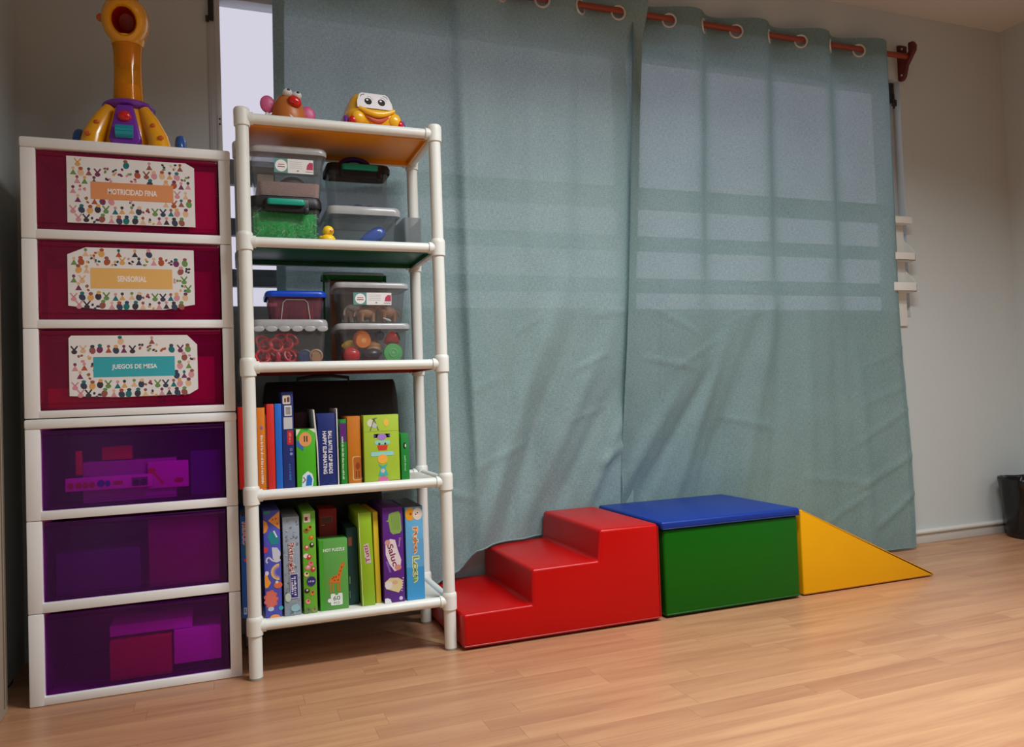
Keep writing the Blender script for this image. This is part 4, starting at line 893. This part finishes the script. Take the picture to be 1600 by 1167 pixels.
mb = MB(); mb.prism([(-.0265, .0), (-.0255, .0), (-.0265, .12), (-.034, .212), (-.038, .214), (-.030, .11), (-.0285, .05)], -.079, .07).prism([(.0255, .0), (.0285, .0), (.0285, .12), (.0280, .214), (.0250, .213), (.0258, .1)], -.079, .07)
tag(mb.build('torn_wrapper', mat('white_card', (214, 214, 212), .7, .05, 40), nb), 'torn white card wrapper')
a = Art(); a.rect(0, .120, .018, .172, (94, 34, 120)); a.dashes(.007, .075, .12, .005, (190, 220, 180), -PI/2)
book('game_book', 'thin green book with violet top between navy and ochre boxes', .3025, .3215, T4, .667, 2.19, D4, (22, 132, 36), a)
a = Art(); a.rrect(.012, .010, .0365, .078, .006, (214, 170, 110)); a.rrect(.015, .013, .0365, .075, .005, (176, 96, 30)); a.rect(.021, .018, .024, .036, (120, 50, 20)); a.rect(.028, .018, .031, .036, (120, 50, 20)); a.oval(.027, .050, .006, .010, (140, 60, 20))
carton('game_box', 'ochre brown box with an outlined picture near the bottom', 'game box', .3235, .3605, T4, .674, 2.195, D4, (196, 116, 16), a)
a = Art(); w_, hh = .100, .675-T4
a.line([(0, hh-.046), (w_, hh-.046)], .0008, (150, 176, 60)); a.oval(.020, hh-.022, .010, .011, (214, 220, 190)); a.line([(.018, hh-.044), (.030, hh-.012), (.042, hh-.044)], .003, (110, 116, 100)); a.oval(.031, hh-.030, .007, .007, (190, 196, 200)); a.line([(.024, hh-.012), (.038, hh-.008)], .003, (110, 116, 100)); a.oval(.064, hh-.022, .0075, .011, (240, 200, 80))
a.poly([(.028, hh-.064), (.040, hh-.056), (.062, hh-.056), (.074, hh-.064), (.074, hh-.054), (.062, hh-.062), (.051, hh-.072), (.040, hh-.062), (.028, hh-.054)], (96, 70, 150)); a.oval(.051, hh-.062, .013, .009, (170, 130, 210))
a.rrect(.030, hh-.084, .074, hh-.072, .005, (150, 214, 196)); a.poly([(.037, hh-.086), (.067, hh-.086), (.064, hh-.100), (.040, hh-.100)], (214, 60, 50)); a.oval(.043, hh-.082, .003, .003, (40, 40, 50)); a.oval(.060, hh-.082, .003, .003, (40, 40, 50))
a.rrect(.018, hh-.116, .084, hh-.104, .005, (150, 214, 206)); a.oval(.051, hh-.125, .014, .013, (244, 176, 70)); a.poly([(.038, hh-.138), (.046, hh-.150), (.038, hh-.172), (.066, hh-.172), (.058, hh-.150), (.066, hh-.138), (.051, hh-.146)], (60, 176, 180)); a.oval(.051, hh-.158, .006, .006, (210, 190, 180))
a.poly([(.036, .003), (.040, .014), (.051, .019), (.064, .014), (.070, .003)], (206, 110, 160)); a.line([(0, .002), (.036, .004)], .002, (200, 120, 90)); a.line([(.068, .004), (w_, .004)], .002, (140, 70, 40))
carton('game_box', 'wide lime green box with column of cartoon shapes, right on fourth tier', 'game box', .368, .468, T4, .675, 2.185, .045, (166, 196, 52), a)
a = Art(); a.oval(.011, .100, .0048, .009, (20, 40, 30)); a.oval(.013, .100, .002, .005, (220, 225, 220)); a.dashes(.011, .05, .044, .005, (140, 200, 150), -PI/2)
carton('game_box', 'small plain green box at the right end of fourth tier', 'game box', .474, .497, T4, .619, 2.19, .10, (14, 132, 48), a)
M_nyl = mat('black_nylon', (26, 26, 28), .6, .3, 40, .4, 60)
bg = empty('fabric_bag', (.31, 2.398, T4), 'dark black bag standing behind the books on the fourth tier', 'bag')
MB().loft([(0, .40, .056, .02), (.02, .42, .064, .025), (.15, .41, .062, .025), (.25, .40, .052, .022), (.285, .39, .030, .014), (.297, .38, .014, .006)], 5).build('bag_body', M_nyl, bg)
MB().tube([(-.10, -.006, .285), (-.10, -.012, .305), (-.05, -.014, .312), (0, -.014, .312), (.05, -.012, .305), (.05, -.006, .285)], .005, 8).build('strap', M_nyl, bg)

T5 = TOPS[4]
a = Art(); hh = .432-T5; a.poly([(.0, hh-.004), (.014, hh-.004), (.014, hh-.014), (.006, hh-.02), (0, hh-.012)], (10, 20, 30)); a.text('TRUCO', .0105, hh-.062, .066, .0115, (236, 226, 226), -PI/2, .08); a.text('TRUCO', .0105, hh-.062, .064, .0095, (200, 34, 44), -PI/2, .02)
a.rect(.010, hh-.125, .0165, hh-.090, (60, 130, 80)); a.oval(.012, hh-.135, .005, .005, (200, 60, 60)); a.rect(.004, .010, .0115, .028, (170, 190, 220)); a.dashes(.008, .019, .012, .004, (30, 40, 90), -PI/2)
carton('game_box', 'slim blue game box at the far left of the lowest tier, behind the post', 'game box', .0345, .0525, T5+.0072, .432, 2.19, .2, (14, 84, 170), a)
a = Art(); hh = .429-T5; VB = (78, 84, 190)
a.rect(.002, hh-.008, .018, hh, (40, 140, 130)); a.poly([(.012, hh-.026), (.042, hh-.002), (.042, hh-.052)], (236, 160, 80)); a.oval(.032, hh-.022, .003, .003, (200, 100, 50)); a.oval(.036, hh-.036, .003, .003, (200, 100, 50)); a.oval(.024, hh-.024, .0025, .0025, (200, 100, 50))
a.poly([(0, hh-.060), (.008, hh-.055), (.012, hh-.044), (.009, hh-.030), (0, hh-.024)], (232, 150, 60)); a.poly([(.010, hh-.070), (.016, hh-.056), (.028, hh-.058), (.040, hh-.076), (.036, hh-.092), (.018, hh-.090)], (24, 140, 150)); a.line([(.026, hh-.054), (.034, hh-.072)], .004, (220, 230, 230)); a.poly([(0, hh-.112), (.008, hh-.110), (.011, hh-.100), (0, hh-.094)], (214, 60, 60))
a.poly([(.020, hh-.098), (.034, hh-.100), (.042, hh-.112), (.042, hh-.136), (.032, hh-.140), (.022, hh-.128)], (206, 210, 226)); a.line([(.034, hh-.138), (.022, hh-.134), (.012, hh-.124), (.006, hh-.128), (.005, hh-.136), (.009, hh-.138)], .0042, (214, 216, 230)); a.poly([(.041, hh-.122), (.043, hh-.122), (.043, hh-.134), (.040, hh-.130)], (20, 20, 26))
for rr, c in ((.022, (216, 196, 130)), (.018, (222, 150, 120)), (.014, (120, 130, 200)), (.010, (84, 90, 190))): a.poly([(.038+rr*math.cos(t), hh-.165+rr*math.sin(t)) for t in [PI*.5+PI*i/12 for i in range(13)]], c)
a.poly([(0, hh-.170), (.006, hh-.168), (.010, hh-.182), (.016, hh-.192), (.008, hh-.204), (.002, hh-.206), (0, hh-.200)], (240, 160, 50)); a.oval(.006, hh-.166, .005, .006, (220, 214, 236)); a.oval(.034, hh-.200, .011, .009, (224, 110, 70)); a.oval(.031, hh-.192, .004, .004, (230, 210, 200))
for k in range(9): a.oval(.015+.013*math.cos(k*.7), hh-.236+.019*math.sin(k*.7), .006, .006, (214, 104, 90))
a.oval(.014, hh-.236, .014, .020, (220, 112, 96)); a.oval(.014, hh-.262, .008, .006, (190, 200, 224)); a.oval(.040, hh-.262, .006, .006, (60, 170, 190)); a.oval(.024, hh-.287, .014, .010, (236, 156, 90))
carton('game_box', 'violet blue box printed with pizza, swan and sweets, right of the post', 'game box', .093, .136, T5, .429, 2.19, .2, VB, a)
a = Art(); hh = .409-T5; rnd = random.Random(2)
for k in range(60): a.oval(rnd.uniform(.003, .040), rnd.uniform(.004, hh-.004), rnd.uniform(.001, .004), rnd.uniform(.001, .003), rnd.choice(((120, 132, 144), (176, 190, 200), (96, 100, 110), (130, 160, 180))), rnd.random()*3, 8)
a.text('Pictureka!', .0215, hh*.585, .084, .0165, (236, 232, 230), -PI/2, .09); a.text('Pictureka!', .0215, hh*.585, .082, .0145, (170, 36, 48), -PI/2, .01)
a.rect(.015, .046, .037, .112, (196, 200, 226)); a.rect(.0165, .048, .0355, .110, (40, 44, 120)); a.dashes(.029, .079, .050, .006, (220, 220, 236), -PI/2); a.dashes(.022, .079, .044, .006, (220, 220, 236), -PI/2); a.oval(.010, .050, .008, .012, (190, 206, 190)); a.oval(.028, .020, .012, .010, (150, 190, 200))
carton('game_box', 'grey speckled box with red vertical title beside the violet box', 'game box', .142, .1855, T5, .409, 2.185, .2, (150, 164, 178), a)
a = Art(); hh = .420-T5; a.rrect(.004, hh-.030, .022, hh-.006, .002, (226, 220, 206)); a.dashes(.013, hh-.018, .012, .014, (130, 40, 40), 0)
for k, (u, v, c, d) in enumerate(((.020, .045, (190, 130, 40), (40, 30, 30)), (.010, .052, (150, 110, 40), (60, 40, 30)), (.023, .072, (200, 110, 40), (236, 180, 60)), (.024, .092, (40, 44, 40), (226, 226, 220)), (.010, .098, (206, 90, 80), (240, 230, 220)), (.008, .120, (236, 226, 214), (230, 220, 200)), (.016, .124, (206, 30, 40), (236, 226, 214)), (.020, .142, (224, 120, 130), (190, 60, 70)), (.012, .152, (226, 140, 150), (240, 200, 190)), (.026, .158, (200, 40, 44), (240, 200, 190)), (.008, .170, (230, 214, 160), (60, 40, 30)), (.008, .215, (40, 36, 36), (220, 210, 200)), (.022, .222, (200, 130, 50), (120, 60, 30)), (.010, .244, (230, 150, 130), (180, 70, 60)), (.010, .268, (120, 120, 90), (90, 90, 80)), (.026, .268, (150, 150, 90), (110, 100, 70)))):
    a.oval(u, hh-v, .0065, .0075, c, k, 9); a.oval(u+.001, hh-v+.002, .003, .003, d, 0, 8)
a.oval(.020, hh-.190, .0125, .0135, (90, 70, 140)); a.oval(.020, hh-.190, .0115, .0125, (44, 40, 110)); a.dashes(.020, hh-.190, .015, .005, (190, 190, 220), 0)
carton('game_box', 'green box end covered with small animal pictures next to the puzzle', 'game box', .1935, .2285, T5, .420, 2.185, .2, (104, 176, 44), a)
a = Art(); a.rect(.006, .228, .038, .246, (120, 70, 70))
for k in range(8): a.rect(.008+.0035*k, .230, .0098+.0035*k, .244, (30, 20, 24))
a.rect(.006, .222, .016, .2235, (210, 170, 170))
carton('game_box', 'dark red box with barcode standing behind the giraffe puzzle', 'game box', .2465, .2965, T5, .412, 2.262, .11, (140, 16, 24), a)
a = Art(); hh = .336-T5; w_ = .077; a.rect(0, 0, .012, hh, (66, 160, 40)); a.text('HOT PUZZLE', .040, hh-.028, .058, .0085, (232, 240, 232), 0, .03)
GO = (206, 116, 34); gx, gz = .034, .058
a.poly([(gx+.002, gz+.034), (gx-.006, gz+.028), (gx-.008, gz+.018), (gx+.006, gz+.014), (gx+.020, gz+.016), (gx+.022, gz+.026), (gx+.030, gz+.058), (gx+.036, gz+.062), (gx+.034, gz+.067), (gx+.027, gz+.068), (gx+.022, gz+.062), (gx+.014, gz+.038)], GO)
for u in (-.006, .002, .015, .020): a.line([(gx+u, gz+.018), (gx+u-.001, gz+.004), (gx+u, gz-.010)], .0028, GO)
a.line([(gx+.029, gz+.067), (gx+.030, gz+.073)], .0015, GO); a.line([(gx-.007, gz+.026), (gx-.013, gz+.014)], .0013, GO)
for u, v in ((.0, .027), (.006, .022), (.010, .031), (.015, .022), (.018, .036), (.022, .046), (.026, .056), (.004, .031)): a.oval(gx+u, gz+v, .0024, .002, (140, 54, 16), u*50, 7)
a.rrect(.028, .012, .060, .044, .003, (232, 236, 232)); a.oval(.025, .026, .0055, .0055, (232, 236, 232)); a.oval(.044, .044, .005, .005, (90, 160, 74)); a.text('60', .044, .031, .019, .012, (90, 110, 90), 0, .01); a.text('PCS', .044, .018, .015, .006, (90, 110, 90), 0, .01)
carton('puzzle_box', 'green puzzle box with a giraffe picture, front of the lowest tier', 'puzzle box', .237, .314, T5, .336, 2.19, .065, (88, 160, 72), a)
a = Art(); a.rect(.004, .165, .014, .190, (150, 80, 60)); a.rect(.004, .060, .007, .080, (120, 140, 110)); a.rect(.004, .020, .006, .040, (120, 120, 100))
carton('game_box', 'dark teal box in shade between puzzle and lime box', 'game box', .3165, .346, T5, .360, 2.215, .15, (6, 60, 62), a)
a = Art(); hh = .403-T5; a.poly([(.014, hh-.142), (.030, hh-.142), (.024, hh-.086), (.010, hh-.090)], (206, 190, 196)); a.text('Tutti', .0185, hh-.116, .048, .012, (150, 50, 70), PI/2+.12, .02); a.poly([(0, hh), (.002, hh), (.002, .0), (0, 0)], (206, 210, 150))
carton('game_box', 'lime box leaning slightly left with small crooked title', 'game box', .3515, .3875, T5, .403, 2.187, .2, (142, 182, 24), a, ry=-.022)
carton('game_box', 'thin yellow box between the lime box and the purple box', 'game box', .3925, .4065, T5, .400, 2.20, .2, (222, 190, 44), ry=-.014)
a = Art(); hh = .411-T5; w_ = .058
a.poly([(.018, hh-.018), (.030, hh-.014), (.046, hh-.012), (.051, hh-.020), (.054, hh-.066), (.048, hh-.074), (.028, hh-.076), (.021, hh-.068), (.017, hh-.040), (.010, hh-.038), (.016, hh-.034)], (134, 172, 84))
for k in range(5): a.line([(.024+.005*k, hh-.024), (.028+.005*k, hh-.064)], .0016, (104, 140, 70))
a.text('Disney', .046, hh-.100, .026, .007, (190, 160, 210), -PI/2-.1, .02)
a.poly([(.006, hh-.100), (.020, hh-.088), (.034, hh-.092), (.040, hh-.118), (.050, hh-.150), (.046, hh-.176), (.030, hh-.180), (.016, hh-.160), (.006, hh-.132)], (226, 214, 222)); a.oval(.012, hh-.098, .008, .008, (206, 150, 140)); a.oval(.040, hh-.170, .010, .008, (206, 140, 130))
a.text('Saluc', .026, hh-.134, .064, .017, (120, 40, 60), -PI/2+.25, .02); a.line([(.008, hh-.150), (.018, hh-.182)], .006, (120, 90, 180))
a.poly([(.001, .058), (.016, .070), (.040, .068), (.052, .060), (.050, .040), (.040, .026), (.020, .034), (.004, .040)], (216, 200, 150)); a.oval(.012, .050, .011, .011, (220, 216, 214)); a.oval(.030, .056, .008, .006, (214, 170, 140))
for k in range(6): a.oval(.054-.001*k, .066-.007*k, .0018, .0018, (230, 200, 210))
a.poly([(0, 0), (.019, 0), (.016, .010), (.008, .014), (0, .013)], (226, 226, 232)); a.oval(.046, .010, .0052, .0055, (214, 200, 224))
carton('game_box', 'purple game box with green speech bubble on the lowest tier', 'game box', .4135, .4715, T5, .411, 2.185, .2, (88, 26, 132), a)
a = Art(); hh = .408-T5; w_ = .051; a.rect(0, 0, w_, hh*.35, (58, 150, 206)); a.rect(0, hh*.35, w_, hh*.65, (96, 166, 212)); 
a.oval(.014, hh-.020, .014, .019, (226, 160, 40)); a.oval(.036, hh-.021, .014, .018, (226, 214, 204)); a.oval(.036, hh-.018, .002, .002, (60, 40, 40)); a.oval(.031, hh-.022, .002, .002, (60, 40, 40)); a.oval(.016, hh-.020, .004, .004, (170, 90, 20))
a.text('Pulga', .026, hh-.096, .078, .021, (238, 222, 190), -PI/2, .09); a.text('Pulga', .026, hh-.096, .074, .0175, (206, 112, 40), -PI/2, .02); a.text('Loca', .027, hh-.178, .076, .021, (238, 232, 190), -PI/2, .09); a.text('Loca', .027, hh-.178, .072, .0175, (120, 158, 62), -PI/2, .02)
carton('game_box', 'light blue game box with two tone title at the right end of lowest tier', 'game box', .4785, .5295, T5, .408, 2.185, .2, (96, 170, 214), a, top=(26, 34, 52))
cs = empty('storage_case', (.28, 2.4085, T5), 'black case standing behind the games on the lowest tier', 'case')
MB().box(-.185, .175, -.014, .011, 0, .315, .006).build('case_body', M_dark, cs); MB().box(-.05, .05, -.017, -.013, .20, .215, .002).build('handle', M_nyl, cs)
